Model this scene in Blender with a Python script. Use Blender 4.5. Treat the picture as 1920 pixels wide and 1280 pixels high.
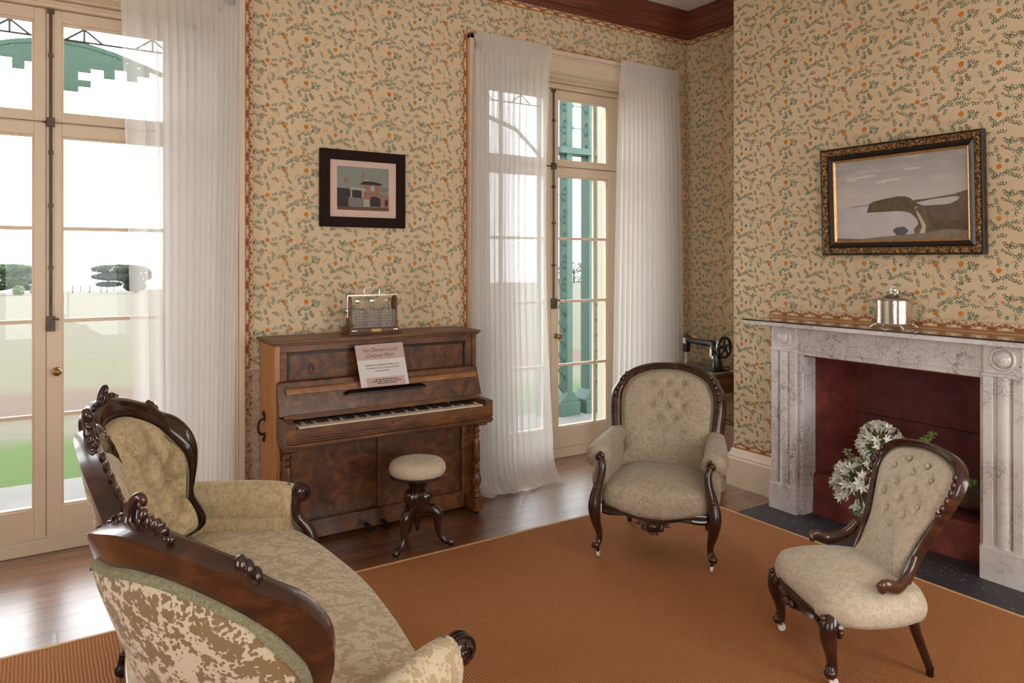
import bpy, math, random
from math import sin, cos, pi, sqrt, radians, exp
from mathutils import Vector, Matrix
random.seed(7)
SC = bpy.context.scene
for o in list(bpy.data.objects): bpy.data.objects.remove(o)
COL = SC.collection

# ------------------------------------------------------------------ camera
cam = bpy.data.cameras.new('camera'); cam.sensor_width = 36; cam.lens = 1361/1920*36
cam.shift_y = -(640-488)/1920; cam.clip_start = 0.05; cam.clip_end = 1500
co = bpy.data.objects.new('camera', cam); COL.objects.link(co)
co.location = (0, 0, 1.65); co.rotation_euler = (radians(90), 0, radians(-32.95)); SC.camera = co
# ------------------------------------------------------------------ exposure
SC.view_settings.view_transform = 'Standard'; SC.view_settings.look = 'None'
SC.view_settings.exposure = 0.16; SC.view_settings.gamma = 1.0
# ------------------------------------------------------------------ overcast sky
world = bpy.data.worlds.new('world'); SC.world = world; world.use_nodes = True
bg = world.node_tree.nodes['Background']; bg.inputs[0].default_value = (0.96, 0.98, 1.0, 1); bg.inputs[1].default_value = 5.2
# ------------------------------------------------------------------ fill lamps added in invented windows out of view; portals at the doors
def area(name, loc, rot, sx, sy, power, col=(1, 0.95, 0.88), portal=False):
    l = bpy.data.lights.new(name, 'AREA'); l.shape = 'RECTANGLE'; l.size = sx; l.size_y = sy; l.energy = power; l.color = col
    if portal: l.cycles.is_portal = True
    o = bpy.data.objects.new(name, l); COL.objects.link(o); o.location = loc; o.rotation_euler = rot
    return o
area('fill_light', (0.3, -1.72, 1.7), (radians(90), 0, 0), 1.5, 2.3, 30)
area('fill_light', (3.2, -1.72, 1.7), (radians(90), 0, 0), 1.5, 2.3, 30)
area('fill_light', (-2.72, 1.2, 1.7), (radians(90), 0, radians(-90)), 1.5, 2.3, 16)
area('daylight_portal', (0.022, 5.0, 1.6), (radians(-90), 0, 0), 1.6, 3.1, 1, portal=True)
area('daylight_portal', (3.54, 5.0, 1.6), (radians(-90), 0, 0), 1.6, 3.1, 1, portal=True)

# ================================================================== helpers
def lin(c):
    def f(v):
        v /= 255.0
        return v/12.92 if v <= .04045 else ((v+.055)/1.055)**2.4
    return (f(c[0]), f(c[1]), f(c[2]), 1)

class NT:
    """small node-tree builder"""
    def __init__(s, name):
        s.m = bpy.data.materials.new(name); s.m.use_nodes = True
        s.t = s.m.node_tree; s.b = s.t.nodes['Principled BSDF']; s.out = s.t.nodes['Material Output']
    def n(s, typ, **kw):
        nd = s.t.nodes.new(typ)
        for k, v in kw.items(): setattr(nd, k, v)
        return nd
    def L(s, a, b): s.t.links.new(a, b)
    def val(s, nd, **kw):
        for k, v in kw.items():
            nd.inputs[k.replace('_', ' ')].default_value = v
        return nd
    def coord(s, scale=(1, 1, 1), rot=(0, 0, 0)):
        tc = s.n('ShaderNodeTexCoord'); mp = s.n('ShaderNodeMapping')
        mp.inputs['Scale'].default_value = scale; mp.inputs['Rotation'].default_value = rot
        s.L(tc.outputs['Object'], mp.inputs[0]); return mp.outputs[0]
    def noise(s, vec, scale, detail=3, rough=.5, dist=0):
        nd = s.n('ShaderNodeTexNoise'); nd.inputs['Scale'].default_value = scale; nd.inputs['Detail'].default_value = detail
        nd.inputs['Roughness'].default_value = rough; nd.inputs['Distortion'].default_value = dist
        s.L(vec, nd.inputs['Vector']); return nd.outputs['Fac']
    def math(s, op, a, b=None, c=None, clamp=False):
        nd = s.n('ShaderNodeMath', operation=op); nd.use_clamp = clamp
        for i, v in enumerate((a, b, c)):
            if v is None: continue
            if isinstance(v, (int, float)): nd.inputs[i].default_value = v
            else: s.L(v, nd.inputs[i])
        return nd.outputs[0]
    def ramp(s, fac, stops, interp='LINEAR'):
        r = s.n('ShaderNodeValToRGB'); cr = r.color_ramp; cr.interpolation = interp
        while len(cr.elements) < len(stops): cr.elements.new(.5)
        for e, (p, c) in zip(cr.elements, stops): e.position = p; e.color = c
        s.L(fac, r.inputs[0]); return r.outputs[0]
    def mix(s, fac, a, b, mode='MIX'):
        nd = s.n('ShaderNodeMix', data_type='RGBA', blend_type=mode)
        for i, v in ((0, fac), (6, a), (7, b)):
            if isinstance(v, (int, float)): nd.inputs[i].default_value = v
            elif isinstance(v, tuple): nd.inputs[i].default_value = v
            else: s.L(v, nd.inputs[i])
        return nd.outputs[2]
    def bump(s, h, strength=.3, dist=.01):
        nd = s.n('ShaderNodeBump'); nd.inputs['Strength'].default_value = strength; nd.inputs['Distance'].default_value = dist
        s.L(h, nd.inputs['Height']); s.L(nd.outputs[0], s.b.inputs['Normal'])
    def base(s, c):
        if isinstance(c, tuple): s.b.inputs['Base Color'].default_value = c
        else: s.L(c, s.b.inputs['Base Color'])
    def set(s, rough=.5, metal=0, spec=.5, coat=0):
        s.b.inputs['Roughness'].default_value = rough; s.b.inputs['Metallic'].default_value = metal
        s.b.inputs['Specular IOR Level'].default_value = spec; s.b.inputs['Coat Weight'].default_value = coat
        s.b.inputs['Coat Roughness'].default_value = .12
        return s

def plain(name, rgb, rough=.6, metal=0, spec=.4, var=.12, scale=14, bump=0, coat=0):
    t = NT(name).set(rough, metal, spec, coat); v = t.coord(); n = t.noise(v, scale, 4)
    c = lin(rgb); d = tuple(x*(1-var) for x in c[:3])+(1,); e = tuple(min(1, x*(1+var)) for x in c[:3])+(1,)
    t.base(t.ramp(n, [(.3, d), (.7, e)]))
    if bump: t.bump(t.noise(v, scale*4, 3), bump, .004)
    return t.m

def wood(name, dark, mid, light, scale=(3, 3, 30), rough=.28, coat=.4, ns=2.2, burr=False):
    t = NT(name).set(rough, 0, .5, coat); v = t.coord(scale)
    n = t.noise(v, ns, 6, .6, 1.6 if burr else .6)
    c = t.ramp(n, [(.28, lin(dark)), (.5, lin(mid)), (.74, lin(light))])
    v2 = t.coord(); k = t.noise(v2, 3.0, 2)
    c = t.mix(t.ramp(k, [(.3, (.35, .35, .35, 1)), (.7, (.0, .0, .0, 1))]), c, lin(dark))
    t.base(c); t.bump(n, .05, .003); return t.m

def damask(name, ground, motif, scale=26, lo=.49, hi=.53, rough=.75, lines=None, lw=.02, det=3, dist=1.8, lobes=False):
    t = NT(name).set(rough, 0, .3); v = t.coord()
    n = t.noise(v, scale, det, .62, dist)
    c = t.mix(t.ramp(n, [(lo, (0, 0, 0, 1)), (hi, (1, 1, 1, 1))]), lin(ground), lin(motif))
    if lobes:
        n = t.noise(v, scale*.62, 2, .5, .8); vo = t.n('ShaderNodeTexVoronoi', feature='SMOOTH_F1'); vo.inputs['Scale'].default_value = scale*2.6; vo.inputs['Smoothness'].default_value = .25
        wv = t.n('ShaderNodeVectorMath', operation='ADD'); nz = t.n('ShaderNodeTexNoise'); nz.inputs['Scale'].default_value = scale*1.5; t.L(v, nz.inputs['Vector'])
        sc = t.n('ShaderNodeVectorMath', operation='SCALE'); sc.inputs['Scale'].default_value = .018; t.L(nz.outputs['Color'], sc.inputs[0]); t.L(v, wv.inputs[0]); t.L(sc.outputs[0], wv.inputs[1]); t.L(wv.outputs[0], vo.inputs['Vector'])
        k = t.math('SUBTRACT', t.math('MULTIPLY', n, 2.6), vo.outputs['Distance'])
        c = t.mix(t.ramp(k, [(lo, (0, 0, 0, 1)), (hi, (1, 1, 1, 1))]), lin(ground), lin(motif))
    if lines:
        n2 = t.noise(v, scale*1.3, 2, .5, 2.4)
        a = t.math('ABSOLUTE', t.math('SUBTRACT', n2, .5))
        c = t.mix(t.ramp(a, [(lw*.5, (.85, .85, .85, 1)), (lw*1.5, (0, 0, 0, 1))]), c, lin(lines))
    g = t.noise(v, 3, 2); c = t.mix(t.ramp(g, [(.35, (.18, .18, .18, 1)), (.65, (0, 0, 0, 1))]), c, lin([x*.72 for x in ground]))
    t.base(c); t.b.inputs['Sheen Weight'].default_value = .25; t.b.inputs['Sheen Roughness'].default_value = .4
    h = t.math('ADD', t.math('MULTIPLY', n, .6), t.noise(v, 500, 2)); t.bump(h, .22, .0015); return t.m

class MB:
    """collects faces for ONE mesh"""
    def __init__(s): s.v = []; s.f = []; s.mi = []
    def add(s, vs, fs, mi=0):
        b = len(s.v); s.v += [tuple(p) for p in vs]
        for f in fs: s.f.append(tuple(i+b for i in f)); s.mi.append(mi)
    def box(s, x0, y0, z0, x1, y1, z1, mi=0):
        if x0 > x1: x0, x1 = x1, x0
        if y0 > y1: y0, y1 = y1, y0
        if z0 > z1: z0, z1 = z1, z0
        v = [(x, y, z) for z in (z0, z1) for y in (y0, y1) for x in (x0, x1)]
        s.add(v, [(0, 2, 3, 1), (4, 5, 7, 6), (0, 1, 5, 4), (2, 6, 7, 3), (0, 4, 6, 2), (1, 3, 7, 5)], mi); return s
    def tube(s, path, rad, n=10, mi=0, ell=1.0, up=None, cap=True, close=False):
        P = [Vector(p) for p in path]; N = len(P)
        if isinstance(rad, (int, float)): rad = [rad]*N
        ref = Vector(up) if up else None; base = len(s.v); prev = None
        for i, p in enumerate(P):
            if close: t = (P[(i+1) % N]-P[i-1])
            else: t = (P[min(i+1, N-1)]-P[max(i-1, 0)])
            t = t.normalized() if t.length > 1e-9 else Vector((0, 0, 1))
            if ref is not None: a = ref
            else:
                a = prev if prev is not None else (Vector((0, 0, 1)) if abs(t.z) < .9 else Vector((1, 0, 0)))
            e = (a-t*a.dot(t))
            e = e.normalized() if e.length > 1e-6 else t.orthogonal().normalized()
            prev = e; g = t.cross(e); r = rad[i]
            for k in range(n):
                an = 2*pi*k/n; s.v.append(tuple(p+e*(r*cos(an))+g*(r*ell*sin(an))))
        M = N if close else N-1
        for i in range(M):
            for k in range(n):
                a = base+i*n+k; b_ = base+i*n+(k+1) % n; j = (i+1) % N
                s.f.append((a, b_, base+j*n+(k+1) % n, base+j*n+k)); s.mi.append(mi)
        if cap and not close:
            s.f.append(tuple(base+k for k in range(n))[::-1]); s.mi.append(mi)
            s.f.append(tuple(base+(N-1)*n+k for k in range(n))); s.mi.append(mi)
        return s
    def lathe(s, prof, c=(0, 0, 0), n=24, mi=0, flute=0, fz=None, axis='z'):
        base = len(s.v); N = len(prof)
        for (r, z) in prof:
            for k in range(n):
                an = 2*pi*k/n; rr = r
                if flute and fz and fz[0] <= z <= fz[1]: rr = r*(1-flute*(k % 2))
                x, y = rr*cos(an), rr*sin(an)
                if axis == 'z': s.v.append((c[0]+x, c[1]+y, c[2]+z))
                elif axis == 'x': s.v.append((c[0]+z, c[1]+x, c[2]+y))
                else: s.v.append((c[0]+x, c[1]+z, c[2]+y))
        for i in range(N-1):
            for k in range(n):
                s.f.append((base+i*n+k, base+i*n+(k+1) % n, base+(i+1)*n+(k+1) % n, base+(i+1)*n+k)); s.mi.append(mi)
        s.f.append(tuple(base+k for k in range(n))[::-1]); s.mi.append(mi)
        s.f.append(tuple(base+(N-1)*n+k for k in range(n))); s.mi.append(mi)
        return s
    def ell(s, c, r, n=10, m=7, mi=0, R=None):
        base = len(s.v); c = Vector(c)
        for i in range(m+1):
            th = pi*i/m
            for k in range(n):
                a = 2*pi*k/n; p = Vector((r[0]*sin(th)*cos(a), r[1]*sin(th)*sin(a), r[2]*cos(th)))
                if R is not None: p = R @ p
                s.v.append(tuple(c+p))
        for i in range(m):
            for k in range(n):
                s.f.append((base+i*n+k, base+(i+1)*n+k, base+(i+1)*n+(k+1) % n, base+i*n+(k+1) % n)); s.mi.append(mi)
        return s
    def grid(s, fn, nu, nv, mi=0, cu=False, cv=False):
        base = len(s.v)
        for i in range(nu+1):
            for j in range(nv+1): s.v.append(tuple(fn(i/nu, j/nv)))
        for i in range(nu):
            for j in range(nv):
                a = base+i*(nv+1)+j; s.f.append((a, a+nv+1, a+nv+2, a+1)); s.mi.append(mi)
        return s
    def prism(s, pts, fn, w0, w1, mi=0):
        """extrude a 2-D outline; fn(u, v, w) -> 3-D"""
        n = len(pts); b = len(s.v)
        for w in (w0, w1):
            for (u, v) in pts: s.v.append(tuple(fn(u, v, w)))
        for k in range(n):
            s.f.append((b+k, b+(k+1) % n, b+n+(k+1) % n, b+n+k)); s.mi.append(mi)
        s.f.append(tuple(range(b, b+n))[::-1]); s.mi.append(mi)
        s.f.append(tuple(range(b+n, b+2*n))); s.mi.append(mi); return s
    def build(s, name, mats, parent=None, smooth=None, bevel=0, world=True, sub=0):
        me = bpy.data.meshes.new(name)
        off = (0, 0, 0)
        if parent is not None and world:
            off = Vector(parent.location)
            q = parent
            while q.parent is not None: q = q.parent; off = off+Vector(q.location)
        vs = [(x-off[0], y-off[1], z-off[2]) for x, y, z in s.v]
        me.from_pydata(vs, [], s.f)
        if not isinstance(mats, (list, tuple)): mats = [mats]
        for m in mats: me.materials.append(m)
        me.polygons.foreach_set('material_index', s.mi)
        me.validate(); 
        import bmesh
        bm = bmesh.new(); bm.from_mesh(me); bmesh.ops.recalc_face_normals(bm, faces=bm.faces) if smooth != 'keep' else None
        bm.to_mesh(me); bm.free()
        if smooth is not None:
            me.polygons.foreach_set('use_smooth', [True]*len(me.polygons))
            if smooth != 'keep' and smooth < 180: me.set_sharp_from_angle(angle=radians(smooth))
        o = bpy.data.objects.new(name, me); COL.objects.link(o)
        if parent is not None: o.parent = parent
        if bevel:
            md = o.modifiers.new('bevel', 'BEVEL'); md.width = bevel; md.segments = 2; md.limit_method = 'ANGLE'; md.angle_limit = radians(40)
            me.polygons.foreach_set('use_smooth', [True]*len(me.polygons)); me.set_sharp_from_angle(angle=radians(50))
        if sub:
            md = o.modifiers.new('subdivision', 'SUBSURF'); md.levels = sub; md.render_levels = sub
        return o

def spline(P, n=8, close=False):
    """Catmull-Rom through points of any dimension"""
    N = len(P); out = []
    R = range(N if close else N-1)
    for i in R:
        if close: p0, p1, p2, p3 = P[i-1], P[i], P[(i+1) % N], P[(i+2) % N]
        else: p0, p1, p2, p3 = P[max(i-1, 0)], P[i], P[i+1], P[min(i+2, N-1)]
        for k in range(n):
            t = k/n; out.append(tuple(.5*((2*b)+(-a+c)*t+(2*a-5*b+4*c-d)*t*t+(-a+3*b-3*c+d)*t**3) for a, b, c, d in zip(p0, p1, p2, p3)))
    if not close: out.append(tuple(P[-1]))
    return out

def thing(name, label, cat, loc, rz=0, group=None):
    o = bpy.data.objects.new(name, None); COL.objects.link(o); o.empty_display_size = .05
    o.location = loc; o.rotation_euler = (0, 0, rz); o['label'] = label; o['category'] = cat
    if group: o['group'] = group
    return o
def tag(o, label, cat, group=None, kind=None):
    o['label'] = label; o['category'] = cat
    if group: o['group'] = group
    if kind: o['kind'] = kind
    return o
def struct(o): o['kind'] = 'structure'; return o
def struct_root(name, loc):
    o = bpy.data.objects.new(name, None); COL.objects.link(o); o.location = loc; o['kind'] = 'structure'; return o

# ================================================================== materials
M = {}
M['cream'] = plain('cream_gloss_paint', (216, 196, 170), .42, spec=.4, var=.04, scale=3)
M['cream_d'] = plain('cream_paint_shutters', (228, 208, 180), .5, var=.04, scale=3)
M['ceiling'] = plain('ceiling_plaster', (215, 208, 198), .9, var=.03)
M['plaster'] = plain('bare_plaster', (178, 150, 128), .9, var=.2, scale=30)
M['crown'] = wood('cedar_cornice', (70, 32, 20), (112, 58, 38), (140, 78, 52), (1.2, 1.2, 26), .4, .15, 2)
M['mahog'] = wood('dark_mahogany', (26, 12, 9), (50, 24, 17), (84, 44, 28), (5, 5, 5), .25, .55, 3)
M['mahog_l'] = wood('red_brown_mahogany', (34, 17, 11), (66, 35, 21), (102, 58, 34), (4, 4, 9), .26, .5, 2.4)
M['walnut'] = wood('walnut', (58, 33, 14), (102, 61, 28), (142, 92, 46), (2, 8, 8), .42, .12, 2.5)
M['burr'] = wood('burr_walnut', (44, 24, 9), (92, 52, 21), (136, 84, 38), (4, 4, 4), .4, .14, 2.2, True)
M['pine'] = wood('golden_side_veneer', (150, 92, 46), (188, 126, 68), (206, 150, 90), (20, 20, 1.2), .35, .3, 1.6)
M['blackw'] = plain('ebonised_wood', (26, 18, 15), .35, coat=.3)
M['fab'] = damask('sage_gold_damask', (200, 180, 140), (180, 156, 114), 30, .47, .56, lines=(222, 206, 172), lw=.018, det=4, dist=1.2)
M['fab_seat'] = damask('pale_gold_damask', (214, 198, 168), (184, 162, 124), 30, .72, .86, lines=(212, 196, 168), lw=.010, lobes=True)
M['fab_out'] = damask('bold_leaf_damask', (196, 180, 154), (122, 96, 60), 36, .70, .76, lobes=True)
M['fab_c'] = damask('taupe_brocade', (172, 156, 134), (154, 137, 114), 36, .47, .56, rough=.6, lines=(204, 190, 170), lw=.020)
M['fab_n'] = damask('oyster_brocade', (204, 190, 168), (186, 170, 145), 30, .47, .56, rough=.55, lines=(212, 198, 176), lw=.018)
M['gimp'] = plain('sage_braid', (132, 126, 98), .85, var=.3, scale=160, bump=.8)
M['brass'] = plain('aged_brass', (150, 120, 70), .35, 1, var=.2)
M['dkmetal'] = plain('dark_iron', (52, 46, 42), .4, .8, var=.3)
M['bolt'] = plain('worn_bronze_bolt', (92, 78, 64), .5, .3, var=.3, scale=30)
M['porcelain'] = plain('white_porcelain', (225, 220, 212), .2)
M['silver'] = plain('polished_silver', (226, 222, 216), .14, 1, var=.06, scale=40, bump=.15)
M['slate'] = None
M['ivory'] = plain('ivory_keys', (222, 208, 184), .3, var=.05)
M['ebony'] = plain('ebony_keys', (20, 16, 15), .3)
M['blackjap'] = plain('black_japanned_iron', (24, 23, 24), .22, .1, coat=.5)
M['green'] = plain('verandah_green_paint', (60, 88, 78), .55, var=.1)
M['white'] = plain('white_paper', (212, 206, 204), .8, var=.02)
M['pink'] = plain('pink_paper', (190, 166, 156), .8, var=.02)
M['ink'] = plain('black_ink', (45, 42, 42), .8)
M['lace'] = plain('lace', (220, 212, 198), .9, var=.15, scale=120)
M['gilt'] = None
def mk():
    # marble
    t = NT('veined_white_marble').set(.22, 0, .5, .2); v = t.coord((1, 1, 1))
    w = t.noise(v, 3.2, 5, .6, .0)
    vv = t.n('ShaderNodeVectorMath', operation='ADD'); t.L(v, vv.inputs[0])
    sc = t.n('ShaderNodeVectorMath', operation='SCALE'); nz = t.n('ShaderNodeTexNoise'); nz.inputs['Scale'].default_value = 4; nz.inputs['Detail'].default_value = 4
    t.L(v, nz.inputs['Vector']); t.L(nz.outputs['Color'], sc.inputs[0]); sc.inputs['Scale'].default_value = .5; t.L(sc.outputs[0], vv.inputs[1])
    vo = t.n('ShaderNodeTexVoronoi', feature='DISTANCE_TO_EDGE'); vo.inputs['Scale'].default_value = 9; t.L(vv.outputs[0], vo.inputs['Vector'])
    f1 = t.ramp(vo.outputs['Distance'], [(0, (.9, .9, .9, 1)), (.03, (0, 0, 0, 1))])
    vo2 = t.n('ShaderNodeTexVoronoi', feature='DISTANCE_TO_EDGE'); vo2.inputs['Scale'].default_value = 22; t.L(vv.outputs[0], vo2.inputs['Vector'])
    f2 = t.ramp(vo2.outputs['Distance'], [(0, (.7, .7, .7, 1)), (.05, (0, 0, 0, 1))])
    msk = t.ramp(w, [(.4, (0, 0, 0, 1)), (.6, (1, 1, 1, 1))])
    c = t.ramp(w, [(.3, lin((232, 228, 226))), (.7, lin((206, 200, 198)))])
    c = t.mix(t.mix(1.0, f1, msk, 'MULTIPLY'), c, lin((118, 106, 102)))
    c = t.mix(t.mix(1.0, f2, msk, 'MULTIPLY'), c, lin((140, 126, 120)))
    t.base(c); M['marble'] = t.m
    # slate hearth
    t = NT('dark_slate').set(.5, 0, .4); v = t.coord()
    c = t.ramp(t.noise(v, 5, 4), [(.3, lin((48, 46, 50))), (.7, lin((66, 64, 68)))])
    sp = t.noise(v, 38, 3, .7); c = t.mix(t.ramp(sp, [(.64, (0, 0, 0, 1)), (.67, (.8, .8, .8, 1))]), c, lin((170, 160, 155)))
    t.base(c); t.bump(sp, .1, .003); M['slate'] = t.m
    # red painted firebox
    t = NT('red_painted_masonry').set(.6, 0, .35); v = t.coord()
    n = t.noise(v, 6, 5, .6); c = t.ramp(n, [(.3, lin((92, 40, 39))), (.55, lin((122, 58, 53))), (.75, lin((152, 84, 64)))])
    s2 = t.noise(v, 45, 4, .7); c = t.mix(t.ramp(s2, [(.68, (0, 0, 0, 1)), (.74, (.5, .5, .5, 1))]), c, lin((168, 118, 100)))
    t.base(c); t.bump(n, .3, .01); M['redbrick'] = t.m
    t = NT('maroon_boards').set(.65, 0, .3); v = t.coord((1, 1, 1)); n = t.noise(v, 12, 4)
    t.base(t.ramp(n, [(.3, lin((92, 46, 48))), (.7, lin((112, 60, 60)))])); M['maroon'] = t.m
    # floor boards along X
    t = NT('polished_floorboards').set(.3, 0, .7, 1.0); t.b.inputs['Coat Roughness'].default_value = .27; v = t.coord()
    sx = t.n('ShaderNodeSeparateXYZ'); t.L(v, sx.inputs[0])
    row = t.math('FLOOR', t.math('DIVIDE', sx.outputs[1], .152)); fr = t.math('FRACT', t.math('DIVIDE', sx.outputs[1], .152))
    wn = t.n('ShaderNodeTexWhiteNoise', noise_dimensions='1D'); t.L(row, wn.inputs['W'])
    xo = t.math('ADD', sx.outputs[0], t.math('MULTIPLY', wn.outputs[0], 7.3))
    cx = t.math('FRACT', t.math('DIVIDE', xo, 3.1))
    cb = t.n('ShaderNodeCombineXYZ'); t.L(t.math('MULTIPLY', xo, 1.0), cb.inputs[0]); t.L(t.math('MULTIPLY', sx.outputs[1], 9), cb.inputs[1]); t.L(t.math('MULTIPLY', wn.outputs[0], 20), cb.inputs[2])
    g = t.noise(cb.outputs[0], 2.6, 6, .6, .8)
    c = t.ramp(g, [(.25, lin((70, 40, 22))), (.5, lin((118, 72, 42))), (.75, lin((152, 100, 62)))])
    c = t.mix(t.math('MULTIPLY', wn.outputs[0], .35), c, lin((84, 48, 28)))
    e = t.math('MINIMUM', fr, t.math('SUBTRACT', 1.0, fr)); gap = t.ramp(e, [(.0, (1, 1, 1, 1)), (.02, (1, 1, 1, 1)), (.035, (0, 0, 0, 1))])
    e2 = t.math('MINIMUM', cx, t.math('SUBTRACT', 1.0, cx)); gap2 = t.ramp(e2, [(.0007, (1, 1, 1, 1)), (.001, (0, 0, 0, 1))])
    gg = t.mix(1.0, gap, gap2, 'ADD'); c = t.mix(gg, c, lin((30, 18, 12)))
    wear = t.noise(v, 2.2, 5, .65); t.L(t.ramp(wear, [(.3, (.24, .24, .24, 1)), (.7, (.42, .42, .42, 1))]), t.b.inputs['Roughness'])
    t.base(c); t.bump(t.math('ADD', t.math('MULTIPLY', g, .4), t.math('SUBTRACT', t.math('MULTIPLY', wear, .5), gg)), .16, .004); M['floor'] = t.m
    # sisal rug, ribs along Y
    t = NT('rust_sisal_weave').set(.9, 0, .15); v = t.coord()
    sx = t.n('ShaderNodeSeparateXYZ'); t.L(v, sx.inputs[0])
    jit = t.math('MULTIPLY', t.noise(v, 8, 3), .012)
    a = t.math('SINE', t.math('MULTIPLY', t.math('ADD', sx.outputs[0], jit), 2*pi/.0135))
    b = t.math('SINE', t.math('ADD', t.math('MULTIPLY', sx.outputs[1], 2*pi/.012), t.math('MULTIPLY', t.math('FLOOR', t.math('DIVIDE', sx.outputs[0], .0135)), 2.2)))
    hgt = t.math('ADD', t.math('MULTIPLY', a, .6), t.math('MULTIPLY', b, .35))
    f = t.math('ADD', t.math('MULTIPLY', hgt, .32), .5)
    c = t.ramp(f, [(.12, lin((108, 64, 36))), (.5, lin((176, 116, 72))), (.85, lin((216, 158, 108)))])
    bl = t.noise(v, 1.6, 3); c = t.mix(t.ramp(bl, [(.35, (.25, .25, .25, 1)), (.65, (0, 0, 0, 1))]), c, lin((158, 100, 58)))
    fb = t.noise(v, 240, 3, .7); c = t.mix(t.ramp(fb, [(.3, (.35, .35, .35, 1)), (.6, (0, 0, 0, 1))]), c, lin((128, 78, 42)))
    t.base(c); t.bump(t.math('ADD', hgt, fb), .6, .004); M['rug'] = t.m
    # ground outside, bands by distance from the house
    t = NT('lawn_gravel_and_straw_paddock').set(.95, 0, .1); v = t.coord()
    sx = t.n('ShaderNodeSeparateXYZ'); t.L(v, sx.inputs[0])
    y = t.math('ADD', sx.outputs[1], t.math('MULTIPLY', t.math('SUBTRACT', t.noise(v, .9, 3), .5), 1.2))
    f = t.math('DIVIDE', y, 40.0)
    gr, st, gv, lw = lin((70, 88, 48)), lin((97, 94, 82)), lin((95, 80, 71)), lin((96, 93, 76))
    c = t.ramp(f, [(.205, gr), (.225, gr), (.24, st), (.262, st), (.272, gv), (.31, gv), (.325, lw), (.42, lw), (.6, lin((97, 93, 80))), (1, lin((100, 96, 84)))])
    n1 = t.noise(t.coord((1, 3, 1)), 5, 5, .7); c = t.mix(t.ramp(n1, [(.3, (.35, .35, .35, 1)), (.6, (0, 0, 0, 1))]), c, lin((76, 74, 58)))
    t.base(c); t.bump(n1, .5, .03); M['ground'] = t.m
    # wallpaper ground paper
    t = NT('buff_wallpaper').set(.7, 0, .25); v = t.coord(); n = t.noise(v, 2.0, 3)
    c = t.ramp(n, [(.3, lin((206, 181, 146))), (.7, lin((214, 191, 158)))])
    vo = t.n('ShaderNodeTexVoronoi'); vo.inputs['Scale'].default_value = 190; t.L(v, vo.inputs['Vector'])
    c = t.mix(t.ramp(vo.outputs['Distance'], [(.16, (.35, .35, .35, 1)), (.24, (0, 0, 0, 1))]), c, lin((180, 152, 108))); t.base(c); M['paper'] = t.m
    # gilt crusted moulding
    t = NT('gilt_composition_ornament').set(.38, .6, .5); v = t.coord(); n = t.noise(v, 75, 4, .7)
    t.base(t.ramp(n, [(.4, lin((44, 28, 16))), (.5, lin((120, 84, 44))), (.62, lin((196, 152, 96)))])); t.bump(n, 1, .012); M['gilt'] = t.m
    # glass pane
    t = NT('window_glass'); nt = t.t; tr = t.n('ShaderNodeBsdfTransparent'); gl = t.n('ShaderNodeBsdfGlossy'); gl.inputs['Roughness'].default_value = .01
    mx = t.n('ShaderNodeMixShader'); mx.inputs[0].default_value = .012; tr.inputs[0].default_value = (.97, .98, .98, 1)
    t.L(tr.outputs[0], mx.inputs[1]); t.L(gl.outputs[0], mx.inputs[2]); t.L(mx.outputs[0], t.out.inputs[0]); M['glass'] = t.m
    # cut glass
    t = NT('cut_crystal'); tr = t.n('ShaderNodeBsdfTransparent'); gl = t.n('ShaderNodeBsdfGlossy'); gl.inputs['Roughness'].default_value = .08
    df = t.n('ShaderNodeBsdfDiffuse'); df.inputs[0].default_value = (.75, .74, .72, 1); tr.inputs[0].default_value = (.9, .9, .9, 1)
    m1 = t.n('ShaderNodeMixShader'); m1.inputs[0].default_value = .32; m2 = t.n('ShaderNodeMixShader'); m2.inputs[0].default_value = .14
    t.L(tr.outputs[0], m1.inputs[1]); t.L(gl.outputs[0], m1.inputs[2]); t.L(m1.outputs[0], m2.inputs[1]); t.L(df.outputs[0], m2.inputs[2]); t.L(m2.outputs[0], t.out.inputs[0]); M['crystal'] = t.m
    # sheer muslin
    t = NT('sheer_white_muslin'); tr = t.n('ShaderNodeBsdfTransparent'); tl = t.n('ShaderNodeBsdfTranslucent'); df = t.n('ShaderNodeBsdfDiffuse')
    tl.inputs[0].default_value = (.86, .85, .84, 1); df.inputs[0].default_value = (.88, .86, .84, 1)
    m1 = t.n('ShaderNodeMixShader'); m1.inputs[0].default_value = .5; m2 = t.n('ShaderNodeMixShader'); m2.inputs[0].default_value = .60
    t.L(tl.outputs[0], m1.inputs[1]); t.L(df.outputs[0], m1.inputs[2]); t.L(tr.outputs[0], m2.inputs[1]); t.L(m1.outputs[0], m2.inputs[2]); t.L(m2.outputs[0], t.out.inputs[0])
    M['sheer'] = t.m
mk()
pl = plain
WP = [M['paper'], pl('leaf_green_print', (62, 100, 78), .8), pl('leaf_teal_print', (82, 118, 104), .8), pl('marigold_print', (200, 124, 40), .8),
      pl('teal_bloom_print', (104, 132, 112), .8), pl('fine_stem_print', (150, 122, 88), .8), pl('border_cream_print', (216, 194, 160), .8),
      pl('border_rust_print', (150, 88, 48), .8), pl('border_gold_stripe', (168, 112, 54), .8), M['plaster']]

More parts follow.
